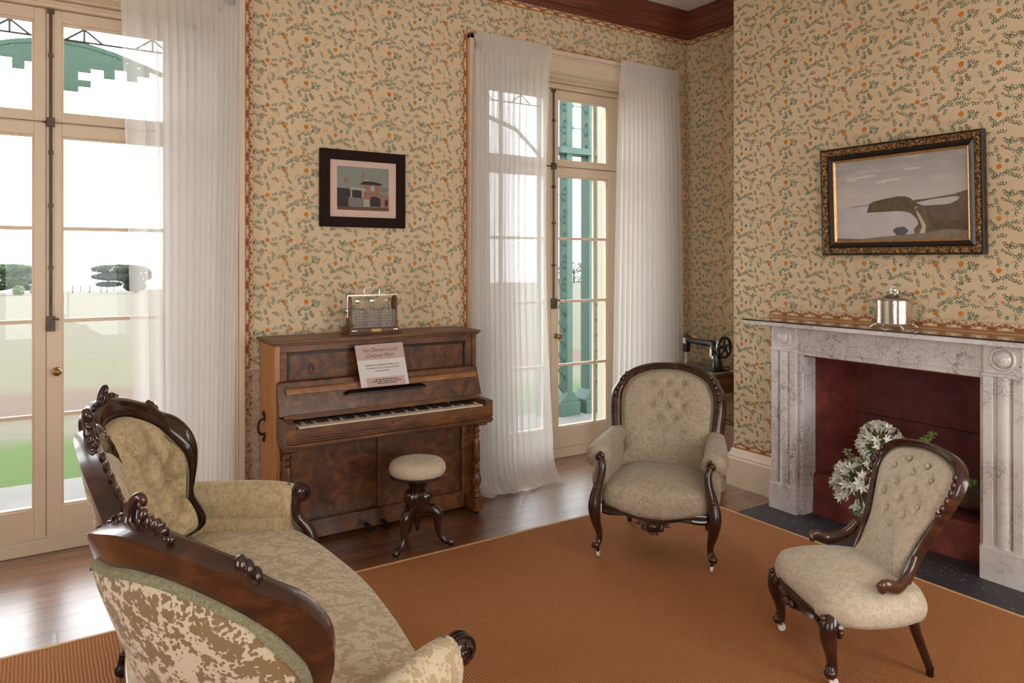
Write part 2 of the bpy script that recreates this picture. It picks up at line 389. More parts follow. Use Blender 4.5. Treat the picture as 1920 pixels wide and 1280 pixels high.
# ================================================================== ROOM
W = 4.58; XR = 4.833; XB = 4.29; CZ = 3.815
D1, D2 = 0.022, 3.54; DY = 4.87
OP = [(-0.84, 0.865), (2.749, 4.50)]          # openings in the window wall
TU, TV = .566, .2775
SPR = [(0.521,0.266),(0.54,0.253),(0.041,0.004),(0.037,0.249),(0.07,0.23),(0.157,0.189),(0.132,0.219),(0.188,0.238),(0.107,0.177),(0.079,0.182),(0.114,0.134),(0.006,0.154),(0.039,0.176),(0.02,0.203),(0.521,0.204),(0.535,0.193),(0.481,0.228),(0.464,0.265),(0.491,0.257),(0.365,0.035),(0.291,0.013),(0.275,0.246),(0.344,0.23),(0.401,0.268),(0.421,0.224),(0.436,0.178),(0.516,0.157),(0.55,0.116),(0.511,0.114),(0.476,0.093),(0.449,0.09),(0.365,0.156),(0.32,0.142),(0.338,0.089),(0.416,0.075),(0.446,0.043),(0.285,0.086),(0.521,0.077),(0.008,0.056),(0.06,0.098),(0.095,0.084),(0.139,0.092),(0.148,0.047),(0.088,0.024),(0.12,0.016),(0.125,0.26),(0.166,0.234),(0.193,0.092),(0.206,0.123),(0.179,0.133),(0.237,0.076),(0.232,0.054),(0.267,0.086),(0.219,0.024),(0.219,0.261),(0.258,0.262),(0.232,0.225),(0.258,0.216),(0.232,0.142),(0.25,0.128),(0.408,0.08),(0.31,.21),(.38,.20),(.30,.17),(.39,.11),(.36,.255)]
def leaf(cx, cy, a, L, w):
    out = []
    for t, h in ((-1, 0), (-.35, 1), (.35, .85), (1, 0), (.35, -.85), (-.35, -1)):
        x, y = t*L/2, h*w/2; out.append((cx+x*cos(a)-y*sin(a), cy+x*sin(a)+y*cos(a)))
    return out
def ribbon(P, w):
    out = []
    for i in range(len(P)-1):
        (x0, y0), (x1, y1) = P[i], P[i+1]; d = math.hypot(x1-x0, y1-y0) or 1e-6; nx, ny = -(y1-y0)/d*w/2, (x1-x0)/d*w/2
        out.append([(x0+nx, y0+ny), (x1+nx, y1+ny), (x1-nx, y1-ny), (x0-nx, y0-ny)])
    return out
def blob(cx, cy, r, n=9, j=.12, rr=random.Random(3)):
    return [(cx+r*(1+rr.uniform(-j, j))*cos(2*pi*k/n), cy+r*(1+rr.uniform(-j, j))*sin(2*pi*k/n)) for k in range(n)]
TILE = []
def mk_tile():
    R = random.Random(11)
    for i, (u, v) in enumerate(SPR):
        a = R.uniform(0, 2*pi); faded = (i % 9 == 4); n = R.choice((2, 3, 3)); sp = .0115
        mat = 5 if faded else (1 if R.random() < .6 else 2)
        P = [(u+cos(a+.25*k)*sp*(k-n/2-.4), v+sin(a+.25*k)*sp*(k-n/2-.4)) for k in range(n+2)]
        for q in ribbon(P, .0012): TILE.append((q, 1, 5))
        for k in range(n+1):
            x, y = P[k]; b = math.atan2(P[k+1][1]-y, P[k+1][0]-x)
            for sgn in (-1, 1):
                an = b+sgn*R.uniform(.7, 1.0); l = R.uniform(.0105, .0145)*(.7 if faded else 1); TILE.append((leaf(x+cos(an)*l*.62, y+sin(an)*l*.62, an, l, l*.43*(.5 if faded else 1)), 2, mat))
        x, y = P[-1]; TILE.append((leaf(x, y, b, .012, .005*(.5 if faded else 1)), 2, mat))
    for (u, v, r) in [(0, 0, .0128), (.241, -.11, .0135), (.104, .163, .0125), (.431, .132, .0118), (.143, 0, .0125), (.448, .24, .0068), (.556, .214, .007), (.039, .255, .0062), (.034, .104, .007), (.224, .002, .0075), (.095, .055, .006), (.33, .268, .006)]:
        TILE.append((blob(u, v, r*1.12), 3, 3))
    for (u, v, r) in [(.47, .159, .0105), (.285, .146, .013)]: TILE.append((blob(u, v, r, 10, .2), 3, 4))
    for (a, b) in [((.0, .02), (.04, .09)), ((.143, .0), (.11, -.03)), ((.47, .15), (.44, .05)), ((.556, .214), (.49, .17)), ((.104, .163), (.13, .10)), ((.13, .10), (.17, .03)), ((.285, .14), (.25, .2)), ((.2, .12), (.17, .04)), ((.35, .06), (.40, .14)), ((.30, .24), (.36, .21)), ((.17, .03), (.18, -.03)), ((.47, .16), (.53, .2))]:
        m = ((a[0]+b[0])/2+.012, (a[1]+b[1])/2+.008)
        for q in ribbon(spline([a, m, b], 4), .0013): TILE.append((q, 1, 5))
mk_tile()
class Wall:
    def __init__(s, fn): s.fn = fn; s.mb = MB()      # fn(u, z, offset)
    def poly(s, pts, lvl, mi):
        s.mb.add([s.fn(u, z, lvl*.0004) for u, z in pts], [tuple(range(len(pts)))], mi)
    def paper(s, rects, u0, z0):
        for (ua, za, ub, zb) in rects:
            for i in range(int((ua-u0)/TU)-2, int((ub-u0)/TU)+2):
                for j in range(int((za-z0)/TV)-2, int((zb-z0)/TV)+2):
                    du, dv = u0+i*TU, z0+j*TV
                    for pts, l, m in TILE:
                        cu = du+sum(p[0] for p in pts)/len(pts); cv = dv+sum(p[1] for p in pts)/len(pts)
                        if ua <= cu < ub and za <= cv < zb: s.poly([(du+x, dv+y) for x, y in pts], l, m)
    def border(s, p0, d, n, L, worn=1.0):
        """p0 start at the stripe edge, d run direction, n direction away from the stripe"""
        T = lambda a, b: (p0[0]+d[0]*a+n[0]*b, p0[1]+d[1]*a+n[1]*b)
        rect = lambda a0, a1, b0, b1: [T(a0, b0), T(a1, b0), T(a1, b1), T(a0, b1)]
        s.poly(rect(0, L, 0, .0125), 5, 8); s.poly(rect(0, L, .0125, .053), 5, 6)
        s.poly(rect(0, L, .0525, .0545), 6, 7)
        k = int(L/.13)+1
        for i in range(k):
            a0 = i*.13
            def put(pts, mi=7, l=6):
                if max(a for a, b in pts) <= L and min(a for a, b in pts) >= 0: s.poly([T(a, b) for a, b in pts], l, mi)
            for q in ribbon([(a0+t*.13/14, .030-.0105*cos(2*pi*t/14)) for t in range(15)], .0200): put(q)
            for cx, cy, sg in ((a0+.030, .0245+.003, 1), (a0+.100, .0275, -1), (a0+.051, .041, -1), (a0+.079, .041, 1)):
                P = [(cx+sg*(.0015+.0011*t)*cos(t*.9), cy+(.0013+.0008*t)*sin(t*.9)) for t in range(8)]
                for q in ribbon(P, .0032): put(q, 6, 7)
            c = a0; r = .0115
            put([(c+.0001, .041-r), (c+r, .041), (c+.0001, .041+r), (c-r, .041)], 7, 7)
            put([(c, .041-r*.45), (c+r*.45, .041), (c, .041+r*.45), (c-r*.45, .041)], 6, 8)
            put([(c-.012, .0125), (c+.012, .0125), (c+.005, .022), (c-.005, .022)], 7, 7)
            put(leaf(c+.065, .047, 0, .013, .006), 7, 7)
            for da in (.02, .045, .085, .11): put(leaf(c+da, .0185 if 30 < da*1000 < 100 else .047, .6, .010, .005), 7, 7)
MT = WP+[M['cream']]
# window wall
w = Wall(lambda u, z, o: (u, W-o, z))
for a, b in ((-3.0, OP[0][0]), (OP[0][1], OP[1][0]), (OP[1][1], 5.2)): w.mb.box(a, W, 0, b, 4.95, 4.0, 0)
for a, b in OP: w.mb.box(a, W, 3.12, b, 4.95, 4.0, 0)
c1r, c2l, c2r = 1.029, 2.584, 4.65
w.paper([(c1r, .27, c2l, 3.56), (c2l, 3.27, XR, 3.56), (c2r, .27, XR, 3.27), (-.9, 3.27, c1r, 3.56), (-2.6, .27, -1.0, 3.56)], 1.17, 1.498)
w.border((-2.6, 3.56), (1, 0), (0, 1), XR+2.6)
w.border((c1r, .98), (0, 1), (1, 0), 3.27-.98+.055); w.border((c2l, .27), (0, 1), (-1, 0), 3.055); w.border((c2r, .27), (0, 1), (1, 0), 3.055)
w.border((c2l, 3.27), (1, 0), (0, 1), c2r-c2l); w.border((-1.0, 3.27), (1, 0), (0, 1), c1r+1.0)
# bare plaster where the paper has been stripped beside the piano
w.poly([(c1r, .27), (2.2, .27), (2.2, .965), (1.6, .98), (1.16, .97), (1.09, .985), (c1r, .975)], 9, 9)
R_ = random.Random(5)
for i in range(60):
    z = R_.uniform(.3, .95); w.poly(leaf(c1r+R_.uniform(.012, .045), z, R_.uniform(0, 3), R_.uniform(.01, .03), R_.uniform(.006, .014)), 10, 7)
for i in range(70): w.poly(leaf(c1r+R_.uniform(.06, .13), R_.uniform(.3, .95), R_.uniform(0, 3), .008, .005), 10, R_.choice((1, 5, 6)))
struct(w.mb.build('wall_front', MT, smooth='keep' if False else None))
# chimney breast and alcoves
w = Wall(lambda u, z, o: (XB-o, -u, z))
w.mb.box(XR, -1.6, 0, 5.2, 4.58, 4.0, 0)
w.mb.box(XB, 2.92, 0, XR, 3.607, 4.0, 0); w.mb.box(XB, 1.17, 0, XR, 1.83, 4.0, 0); w.mb.box(XB, 1.83, 1.06, XR, 2.92, 4.0, 0)
w.paper([(-3.607, .325, -3.14, 1.32), (-3.607, 1.32, -1.17, 3.51), (-1.63, .325, -1.17, 1.32)], -2.269, 3.129-TV*4)
w.border((-3.607, .27), (1, 0), (0, 1), .46); w.border((-3.30, 1.262), (1, 0), (0, 1), 2.13); w.border((-3.607, 3.56), (1, 0), (0, 1), 2.43)
w.fn = lambda u, z, o: (XR-o, -u, z)
w.paper([(-W, .325, -3.607, 3.56), (-1.17, .325, 1.6, 3.56)], -4.30, 3.02-TV*4)
w.border((-W, 3.56), (1, 0), (0, 1), W-3.607); w.border((-W, .27), (1, 0), (0, 1), W-3.607)
struct(w.mb.build('wall_right', MT))
struct(MB().box(-3.0, -1.75, 0, .3-.75, -1.6, 4, 0).box(1.05, -1.75, 0, 2.45, -1.6, 4).box(3.95, -1.75, 0, 5.2, -1.6, 4).box(-.45, -1.75, 2.85, 1.05, -1.6, 4).box(2.45, -1.75, 2.85, 3.95, -1.6, 4).box(-.45, -1.75, 0, 1.05, -1.6, .55).box(2.45, -1.75, 0, 3.95, -1.6, .55).build('wall_back', M['paper']))  # openings here and in the left wall serve the added fill windows
struct(MB().box(-2.75, -1.75, 0, -2.6, .45, 4).box(-2.75, 1.95, 0, -2.6, 4.95, 4).box(-2.75, .45, 2.85, -2.6, 1.95, 4).box(-2.75, .45, 0, -2.6, 1.95, .55).build('wall_left', M['paper']))
struct(MB().box(-3.0, -1.75, -.12, 5.2, 4.98, 0).build('floor', M['floor']))
struct(MB().box(-3.0, -1.75, CZ, 5.2, 4.98, CZ+.15).build('ceiling', M['ceiling']))
def sweep_path(mb, prof, path, mi=0):
    """prof [(offset,z)], path(offset)->plan points"""
    b = len(mb.v); n = len(prof); m = len(path(0))
    for p, z in prof:
        for (x, y) in path(p): mb.v.append((x, y, z))
    for i in range(n-1):
        for j in range(m-1):
            mb.f.append((b+i*m+j, b+i*m+j+1, b+(i+1)*m+j+1, b+(i+1)*m+j)); mb.mi.append(mi)
mb = MB()
sweep_path(mb, [(0, 3.605), (.014, 3.605), (.018, 3.622), (.028, 3.626), (.03, 3.645), (.042, 3.65), (.05, 3.68), (.066, 3.715), (.086, 3.738), (.092, 3.742), (.094, 3.76), (.106, 3.765), (.112, 3.785), (.12, 3.79), (.12, 3.816)],
           lambda p: [(-2.6+p, -1.6), (-2.6+p, W-p), (XR-p, W-p), (XR-p, 3.607+p), (XB-p, 3.607+p), (XB-p, 1.17-p), (XR-p, 1.17-p), (XR-p, -1.6)])
struct(mb.build('trim_1', M['crown'], smooth=30))
BB = [(0, .27), (.008, .27), (.014, .262), (.018, .245), (.03, .228), (.034, .222), (.034, .21), (.04, .2), (.04, 0)]
for nm, pth in (('baseboard_front', lambda p: [(c1r, W-p), (c2l, W-p)]), ('baseboard_right', lambda p: [(c2r, W-p), (XR-p, W-p), (XR-p, 3.607+p), (XB-p, 3.607+p), (XB-p, 3.135)]),
                ('baseboard_hearth', lambda p: [(XB-p, 1.62), (XB-p, 1.17-p), (XR-p, 1.17-p), (XR-p, -1.6)]), ('baseboard_left', lambda p: [(-2.6+p, -1.6), (-2.6+p, W-p), (-1.0, W-p)])):
    mb = MB(); sweep_path(mb, BB, pth); struct(mb.build(nm, M['cream'], smooth=30))

# ------------------------------------------------------------------ french doors
def architrave(name, xo0, xo1, xi0, xi1, c, flip_r):
    mb = MB()
    for d0, d1, y in ((0, .035, W-.04), (.035, .05, W-.026), (.05, .115, W-.02), (.115, .13, W-.028), (.13, .165, W-.034)):
        mb.box(xo0+d0, y, 0, xo0+d1, W+.01, 3.285-d0); mb.box(xo1-d1, y, 0, xo1-d0, W+.01, 3.285-d0); mb.box(xo0+d0, y, 3.285-d1, xo1-d0, W+.01, 3.285-d0)
    # panelled reveals and soffit
    f = lambda u, v, w_: (u, v, w_)
    for a, b, s_ in ((xi0, c-.78, 1), (xi1, c+.78, -1)):
        mb.prism([(a, W-.02), (b, DY-.02), (b-s_*.02, DY), (a-s_*.03, W)], f, 0, 3.12)
        for z0, z1 in ((.25, 1.05), (1.15, 2.25), (2.35, 3.0)):
            q = [(a+(b-a)*t+s_*.004, (W-.02)+(DY-W)*t) for t in (.2, .8)]
            mb.prism([q[0], q[1], (q[1][0]-s_*.01, q[1][1]), (q[0][0]-s_*.01, q[0][1])], f, z0, z1)
    mb.box(xi0, W-.02, 3.115, xi1, DY+.03, 3.14)
    mb.box(xi0, W+.05, 3.108, xi1, W+.065, 3.12); mb.box(xi0, W+.19, 3.108, xi1, W+.205, 3.12)
    return struct(mb.build(name, M['cream'], bevel=.003))
architrave('trim_2', -1.0, c1r, OP[0][0], OP[0][1], D1, False)
architrave('trim_3', c2l, c2r, OP[1][0], OP[1][1], D2, True)
def french_door(name, c):
    root = struct_root(name, (c, DY, 0)); cr = M['cream']
    mb = MB()
    for s_ in (-1, 1):
        mb.box(c+s_*.725, DY-.03, 0, c+s_*.80, DY+.08, 3.12); mb.box(c+s_*.715, DY-.012, 0, c+s_*.726, DY+.05, 3.075)
    mb.box(c-.79, DY-.03, 3.075, c+.79, DY+.08, 3.12); mb.box(c-.74, DY-.045, 3.095, c+.74, DY, 3.108)
    mb.build('door_frame', cr, root, bevel=.003)
    MB().box(c-.79, DY-.004, 0, c+.79, DY+.1, .078).build('threshold', cr, root, bevel=.004)
    for s_ in (-1, 1):
        for kind in ('leaf', 'transom'):
            z0, z1, b, t = (.083, 2.426, .17, .07) if kind == 'leaf' else (2.436, 3.07, .048, .066)
            inner = .057 if s_ < 0 else .075
            xs = sorted((c+s_*.0015, c+s_*.722)); gx = sorted((c+s_*inner, c+s_*.612)); gz = (z0+b, z1-t)
            mb = MB(); y0, y1 = DY, DY+.045
            mb.box(xs[0], y0, z0, gx[0], y1, z1); mb.box(gx[1], y0, z0, xs[1], y1, z1)
            mb.box(gx[0], y0, z0, gx[1], y1, gz[0]); mb.box(gx[0], y0, gz[1], gx[1], y1, z1)
            e = .011      # glazing bead
            mb.box(gx[0], y0+.008, gz[0], gx[0]+e, y1, gz[1]); mb.box(gx[1]-e, y0+.008, gz[0], gx[1], y1, gz[1])
            mb.box(gx[0]+e, y0+.008, gz[0], gx[1]-e, y1, gz[0]+e); mb.box(gx[0]+e, y0+.008, gz[1]-e, gx[1]-e, y1, gz[1])
            lf = mb.build('door_leaf' if kind == 'leaf' else 'transom_sash', cr, root, bevel=.002)
            mb = MB()
            if kind == 'leaf':
                for z in (.771, 1.306, 1.832): mb.box(gx[0], y0+.012, z-.011, gx[1], y1-.008, z+.011)
            mx = c+s_*.475
            if c > 1 : mb.box(mx-.013, y0+.010, gz[0], mx+.013, y1-.010, gz[1])
            if mb.v: mb.build('glazing_bar', cr, lf, bevel=.002)
            MB().box(gx[0], y0+.022, gz[0], gx[1], y0+.025, gz[1]).build('glass_pane', M['glass'], lf)
    MB().box(c-.012, DY+.03, .083, c+.012, DY+.052, 3.07).box(c-.72, DY+.03, 2.415, c+.72, DY+.052, 2.447).build('light_stop', cr, root)  # strips added behind the leaf and transom gaps to block leaking light
    # espagnolette bolt on the right-hand leaf
    mb = MB(); bx = c+.022
    mb.tube([(bx, DY-.012, 1.33), (bx, DY-.012, 3.06)], .008, 8)
    mb.box(bx-.018, DY-.02, 3.045, bx+.018, DY, 3.065); mb.box(bx-.02, DY-.026, 2.405, bx+.02, DY, 2.455)
    for z in (1.6, 1.95, 2.25, 2.8): mb.box(bx-.013, DY-.022, z, bx+.013, DY, z+.018)
    bo = mb.build('espagnolette_bolt', M['bolt'], root, smooth=40)
    mb = MB(); mb.box(bx-.022, DY-.03, 1.25, bx+.022, DY, 1.335); mb.tube([(bx+.005, DY-.035, 1.322), (bx+.04, DY-.045, 1.318)], .007, 8)
    mb.build('bolt_handle', M['bolt'], bo, bevel=.003)
    mb = MB(); mb.lathe([(.02, 0), (.022, -.004), (.012, -.01), (.009, -.03), (.02, -.04), (.024, -.052), (.018, -.064), (.004, -.068)], (c+.052, DY, 1.022), 16, axis='y')
    mb.build('door_knob', M['brass'], root, smooth=60)
french_door('door_1', D1); french_door('door_2', D2)

# invented sash windows, added out of view for fill light from behind and left
for nm, x in (('fill_window_1', .3), ('fill_window_2', 3.2)):
    r = struct_root(nm, (x, -1.68, .55)); mb = MB()
    for a, b, e, f_ in ((-.75, -.69, .55, 2.85), (.69, .75, .55, 2.85), (-.75, .75, .55, .62), (-.75, .75, 2.79, 2.85), (-.75, .75, 1.68, 1.73), (-.015, .015, .55, 2.85)):
        mb.box(x+a, -1.70, e, x+b, -1.65, f_)
    mb.build('fill_window_frame', M['cream'], r)
r = struct_root('fill_window_3', (-2.68, 1.2, .55)); mb = MB()
for a, b, e, f_ in ((-.75, -.69, .55, 2.85), (.69, .75, .55, 2.85), (-.75, .75, .55, .62), (-.75, .75, 2.79, 2.85), (-.75, .75, 1.68, 1.73), (-.015, .015, .55, 2.85)):
    mb.box(-2.70, 1.2+a, e, -2.65, 1.2+b, f_)
mb.build('fill_window_frame', M['cream'], r)

# ------------------------------------------------------------------ sheer curtains
def curtain(lbl, top, bot, zt, y0, nf, dens, seed, pool=0, waist=None):
    R = random.Random(seed); ph = [R.uniform(0, 6.28) for _ in range(6)]
    def phase(s): return 2*pi*nf*(dens(s))+.5*sin(2*pi*2.3*s+ph[0])
    def fn(s, t):
        x = (1-t)*(top[0]+(top[1]-top[0])*s)+t*(bot[0]+(bot[1]-bot[0])*s)
        if waist: x += waist*sin(pi*min(1, t*1.1))*(s)
        z = zt*(1-t)+.012*t
        A = .012+.030*min(1, t*5)+.012*t; p = phase(s)
        amp = A*(.65+.35*sin(5.1*s+ph[1]+t*.8))
        y = y0+amp*sin(p+.3*sin(3*t+ph[2])); x += amp*.55*cos(p+.4*t)
        if t < .06:
            k = 1-t/.06; g = .006*sin(2*pi*nf*4.2*s+ph[3])*min(1, k*3+.2); y = y0+(y-y0)*(1-k)*.9+g
            y -= .012 if t < .034 else 0
        if pool and t > .93:
            k = (t-.93)/.07; y -= pool*k*k*(1+.2*sin(p*.25)); z = max(.010+.008*abs(sin(p*.25+1)), z*(1-k*.5)); x += .02*k*sin(p*.2+2)
        if s < .008 or s > .992: y += .002
        return (x, y, z)
    mb = MB(); mb.grid(fn, 340, 74)
    o = mb.build('curtain_panel', M['sheer'], None, smooth='keep')
    root = thing('sheer_curtain', lbl, 'curtain', ((top[0]+top[1])/2, y0, 0), group='sheer white curtains at the french doors')
    o.parent = root; o.location = (-root.location[0], -root.location[1], 0)
    mb = MB().tube([(top[0]+.06, y0+.0, zt-.06), (top[1]-.06, y0+.0, zt-.06)], .003, 8); mb.build('curtain_wire', M['brass'], root, smooth=60)
curtain('sheer white curtain at the left french door, beside the piano', (.352, 1.0), (.43, .93), 3.27, 4.47, 15, lambda s: .35*s+.65*s*s, 1, pool=.03)
curtain('sheer white curtain right of the piano, its hem pooling on the floor', (2.575, 3.24), (2.56, 3.26), 3.275, 4.46, 13, lambda s: .6*s+.4*(1-(1-s)**2), 2, pool=.13, waist=-.05)
curtain('sheer white curtain at the right french door, hanging behind the armchair', (3.94, 4.60), (3.86, 4.62), 3.275, 4.47, 14, lambda s: s, 3, pool=.03)

# ================================================================== OUTSIDE
struct(MB().box(-8, 4.95, -.3, 14, 6.82, -.1).build('verandah_floor', plain('pale_verandah_paving', (101, 99, 96), .8, var=.06, scale=3)))
def gz(y):
    if y < 13: return -.3
    return -.3-(y-13)*.029
ys = [6.8, 9, 11, 13, 16, 20, 26, 34, 45, 60, 80, 110, 150, 180, 225]
mb = MB(); mb.grid(lambda s, t: (-60-(ys[round(s*14)])*1.5+(200+ys[round(s*14)]*4)*t, ys[round(s*14)], gz(ys[round(s*14)])), 14, 1)
struct(mb.build('ground', M['ground'], smooth='keep'))
def foliage(mb, c, r, n, size, R, mi=0, flat=.5):
    for _ in range(n):
        th, z = R.uniform(0, 2*pi), R.uniform(-1, 1); q = R.uniform(.55, 1)**.5
        x = c[0]+r[0]*q*sqrt(1-z*z)*cos(th); y = c[1]+r[1]*q*sqrt(1-z*z)*sin(th); zz = c[2]+r[2]*q*z
        a = Vector((R.uniform(-1, 1), R.uniform(-1, 1), R.uniform(-flat, flat))).normalized()*size*R.uniform(.5, 1.2); b = a.orthogonal().normalized()*size*R.uniform(.3, .6)
        p = Vector((x, y, zz)); mb.add([p-a, p+b, p+a, p-b], [(0, 1, 2, 3)], mi)
LF = plain('windswept_foliage', (58, 74, 48), .9, var=.35, scale=.6); LFd = plain('dark_cypress_foliage', (44, 58, 42), .9, var=.35, scale=.6)
LFs = plain('sage_bush_foliage', (96, 108, 72), .9, var=.3, scale=.8); BK = plain('grey_bark', (70, 60, 52), .9, var=.3)
def tree(name, lbl, cat, x, y, blobs, trunk, m, seed, n=900, size=.28, group=None):
    R = random.Random(seed); g = gz(y); t = thing(name, lbl, cat, (x, y, g), group=group); mb = MB()
    for (dx, dy, dz, rx, ry, rz) in blobs: foliage(mb, (x+dx, y+dy, g+dz), (rx, ry, rz), n, size, R)
    mb.build('foliage', m, t, smooth='keep')
    mb = MB()
    for path, r in trunk: mb.tube([(x+a, y+b, g+c) for a, b, c in path], r, 6)
    mb.build('trunk', BK, t, smooth=60)
G = 'windswept trees beyond the paddock'
tree('cypress_tree', 'low spreading green tree seen through the left leaf of the left french door', 'tree', -3.6, 150,
     [(-3, 0, 2.5, 4.2, 2.5, 1.7), (1.5, 0, 2.4, 3.6, 2.5, 1.6), (-1, 0, 4.2, 4.4, 2, 1.1)], [([(0, 0, 0), (.3, 0, 1.5), (-1.5, 0, 3)], [.3, .25, .15]), ([(.3, 0, 1.2), (1.8, 0, 3)], [.22, .12]), ([(0, 0, .5), (-.8, 0, 2.6)], [.2, .1])], LF, 1, 2400, .36, G)
tree('cypress_tree', 'dark wind-bent cypress cut off by the sheer curtain of the left french door', 'tree', 11.3, 142,
     [(0, 0, 4.2, 4.4, 2, .8), (-.6, 0, 2.9, 3.8, 2, .7), (2, 0, 3.2, 3.2, 2, 1.6), (-1.6, 0, 1.6, 2.0, 1, .4), (2.4, 0, 1.2, 1.8, 1, .9)], [([(2.6, 0, 0), (2.2, 0, 1.6), (.2, 0, 2.6)], [.35, .3, .12]), ([(2.4, 0, .8), (2.8, 0, 3.5)], [.3, .2])], LFd, 2, 1600, .33, G)
for i, (x, l, r_) in enumerate(((-8.2, 'leftmost grey-green bush at the foot of the spreading tree', 1.4), (-.6, 'grey-green bush just left of the centre stile of the left french door', 1.1), (-3.2, 'sage bush beneath the trunk of the spreading tree', .9))):
    tree('bush', l, 'bush', x, 146, [(0, 0, .8, r_, 1, .9)], [([(0, 0, 0), (0, 0, .8)], .1)], LFs, 9+i, 500, .2, 'bushes under the spreading tree')
tree('bare_tree', 'small greyish tree between the green lattice posts, across the paddock', 'tree', 120.3, 155,
     [(0, 0, 4.2, 3.0, 2, 1.7)], [([(0, 0, 0), (.1, 0, 3.4)], [.3, .15]), ([(0, 0, 1.8), (1.2, 0, 4)], .1)], plain('greyed_foliage', (92, 98, 84), .9, var=.3, scale=1), 4, 900, .3, G)
tree('bush', 'low green hedge bush on the paddock skyline right of the grey tree', 'bush', 132, 165, [(0, 0, 1.2, 5, 2, 1.3)], [([(0, 0, 0), (0, 0, 1)], .1)], LFs, 5, 900, .3)
tree('bush', 'dark green bush partly behind the left lattice post', 'bush', 117.6, 158, [(0, 0, 2.2, 3, 2, 2.4)], [([(0, 0, 0), (0, 0, 1)], .1)], LF, 6, 700, .3)
for i, (x, y) in enumerate(((4.9, 160), (7.6, 195), (7.7, 160), (10.2, 170), (10.6, 160), (14.3, 195))):
    o = MB().tube([(0, 0, 0), (.05, 0, 1.45)], .10, 6).build('fence_post', BK); o.location = (x, y, gz(y))
    tag(o, ['weathered fence post nearest the door stile, in the near row', 'smaller fence post in the far row, second from the door stile', 'thickest near-row fence post left of the bent cypress', 'middle-distance fence post under the left end of the cypress branches', 'near-row fence post under the middle of the cypress branches', 'far fence post right beside the cypress trunk'][i], 'fence post', 'paddock fence posts')

# fretwork arch hung between the verandah columns, seen through the upper panes
gp = M['green']; Y0 = 6.7
def P2(pts, y0, y1, mb):
    mb.prism(pts, lambda u, v, w_: (u, w_, v), y0, y1)
def fretarch(lbl, cx):
    t = thing('fretwork_arch', lbl, 'arch', (cx, Y0, 2.9), group='green fretwork arches of the verandah')
    mb = MB()
    def half(s_):
        o = lambda u: cx+s_*u
        top = [(0, 3.39), (.15, 3.38), (.35, 3.335), (.55, 3.27), (.8, 3.19), (1.05, 3.12), (1.3, 2.92), (1.45, 2.75)]
        for i in range(7):
            (a, za), (b, zb) = top[i], top[i+1]; P2([(o(a), za), (o(b), zb), (o(b), zb-.035), (o(a), za-.035)], Y0, Y0+.04, mb)
        for a, b, z, zt in ((.0, .09, 2.99, 3.37), (.09, .175, 3.15, 3.36), (.175, .265, 3.185, 3.34), (.265, .345, 3.12, 3.315), (.345, .43, 3.20, 3.29), (.43, .51, 3.12, 3.26), (.51, .60, 3.17, 3.23)):
            P2([(o(a), z), (o(b), z), (o(b), zt), (o(a), zt)], Y0+.005, Y0+.03, mb)
        P2([(o(.09), 3.035), (o(.175), 3.035), (o(.175), 3.085), (o(.09), 3.085)], Y0+.005, Y0+.03, mb)
    half(1); half(-1); mb.build('fretwork_panel', gp, t)
    mb = MB()
    for k in range(-3, 3):
        x = cx+.13+k*.49; z = 3.43
        for p in (((x-.13, z-.045), (x, z+.055)), ((x, z+.055), (x+.13, z-.045)), ((x, z-.045), (x, z+.12))): mb.tube([(p[0][0], Y0, p[0][1]), (p[1][0], Y0, p[1][1])], .008, 6)
    mb.tube([(cx-1.46, Y0, 3.385), (cx+1.46, Y0, 3.385)], .008, 6)
    mb.build('iron_truss', M['dkmetal'], t)
    for x in (cx-1.42, cx+1.36): MB().box(x, Y0-.03, -.1, x+.07, Y0+.06, 4.0).build('post', gp, t, bevel=.005)
fretarch('green stepped fretwork arch seen through the panes of the left french door', .156)
fretarch('green arch seen dimly through the sheer curtain right of the piano', 3.35)
# lattice posts
t = thing('lattice_column', 'pair of green verandah posts with diamond lattice outside the right french door', 'column', (5.18, 6.6, -.1))
for x0, w_ in ((4.985, .085), (5.30, .09)):
    MB().box(x0, 6.55, .12, x0+w_, 6.70, 4.0).build('post', gp, t, bevel=.006)
    mb = MB(); f = lambda u, v, ww: (u, ww, v); s_ = 1 if x0 < 5.1 else -1
    a, b = (x0-.12, x0+w_+.07) if s_ > 0 else (x0-.07, x0+w_+.12)
    mb.box(a, 6.5, -.1, b, 6.76, .05); mb.prism([(a, .05), (b, .05), (x0+w_, .16), (x0, .16)], f, 6.52, 6.74)
    mb.build('post_base', gp, t, bevel=.004)
    ex = x0 if s_ > 0 else x0+w_; d = -s_*.085
    mb = MB(); z = .14
    while z < 1.2: mb.tube([(ex, 6.6, z), (ex+d, 6.6, z+.09)], .009, 5); mb.tube([(ex+d, 6.6, z+.09), (ex, 6.6, z+.18)], .009, 5); z += .18
    z = 1.30
    while z < 3.9:
        for q in (((0, 0), (.8, .08)), ((.8, .08), (0, .16)), ((0, .08), (.8, .08))): mb.tube([(ex+d*q[0][0], 6.6, z+q[0][1]), (ex+d*q[1][0], 6.6, z+q[1][1])], .0085, 5)
        e3 = x0 if s_ < 0 else x0+w_
        if z > 2.8:
            for q in (((0, 0), (.5, .08)), ((.5, .08), (0, .16))): mb.tube([(e3-d*q[0][0], 6.6, z+q[0][1]), (e3-d*q[1][0], 6.6, z+q[1][1])], .0085, 5)
            if s_ > 0: mb.tube([(e3+.05, 6.6, z+.08), (5.26, 6.6, z+.08)], .007, 5)
        z += .255
    mb.build('lattice', gp, t)
    MB().box(ex+d*1.08-.012, 6.62, .1, ex+d*1.08+.012, 6.66, 4.0).build('lattice_stile', gp, t)
MB().box(4.88, 6.52, 2.86, 5.48, 6.72, 2.93).build('crossbeam', gp, t)
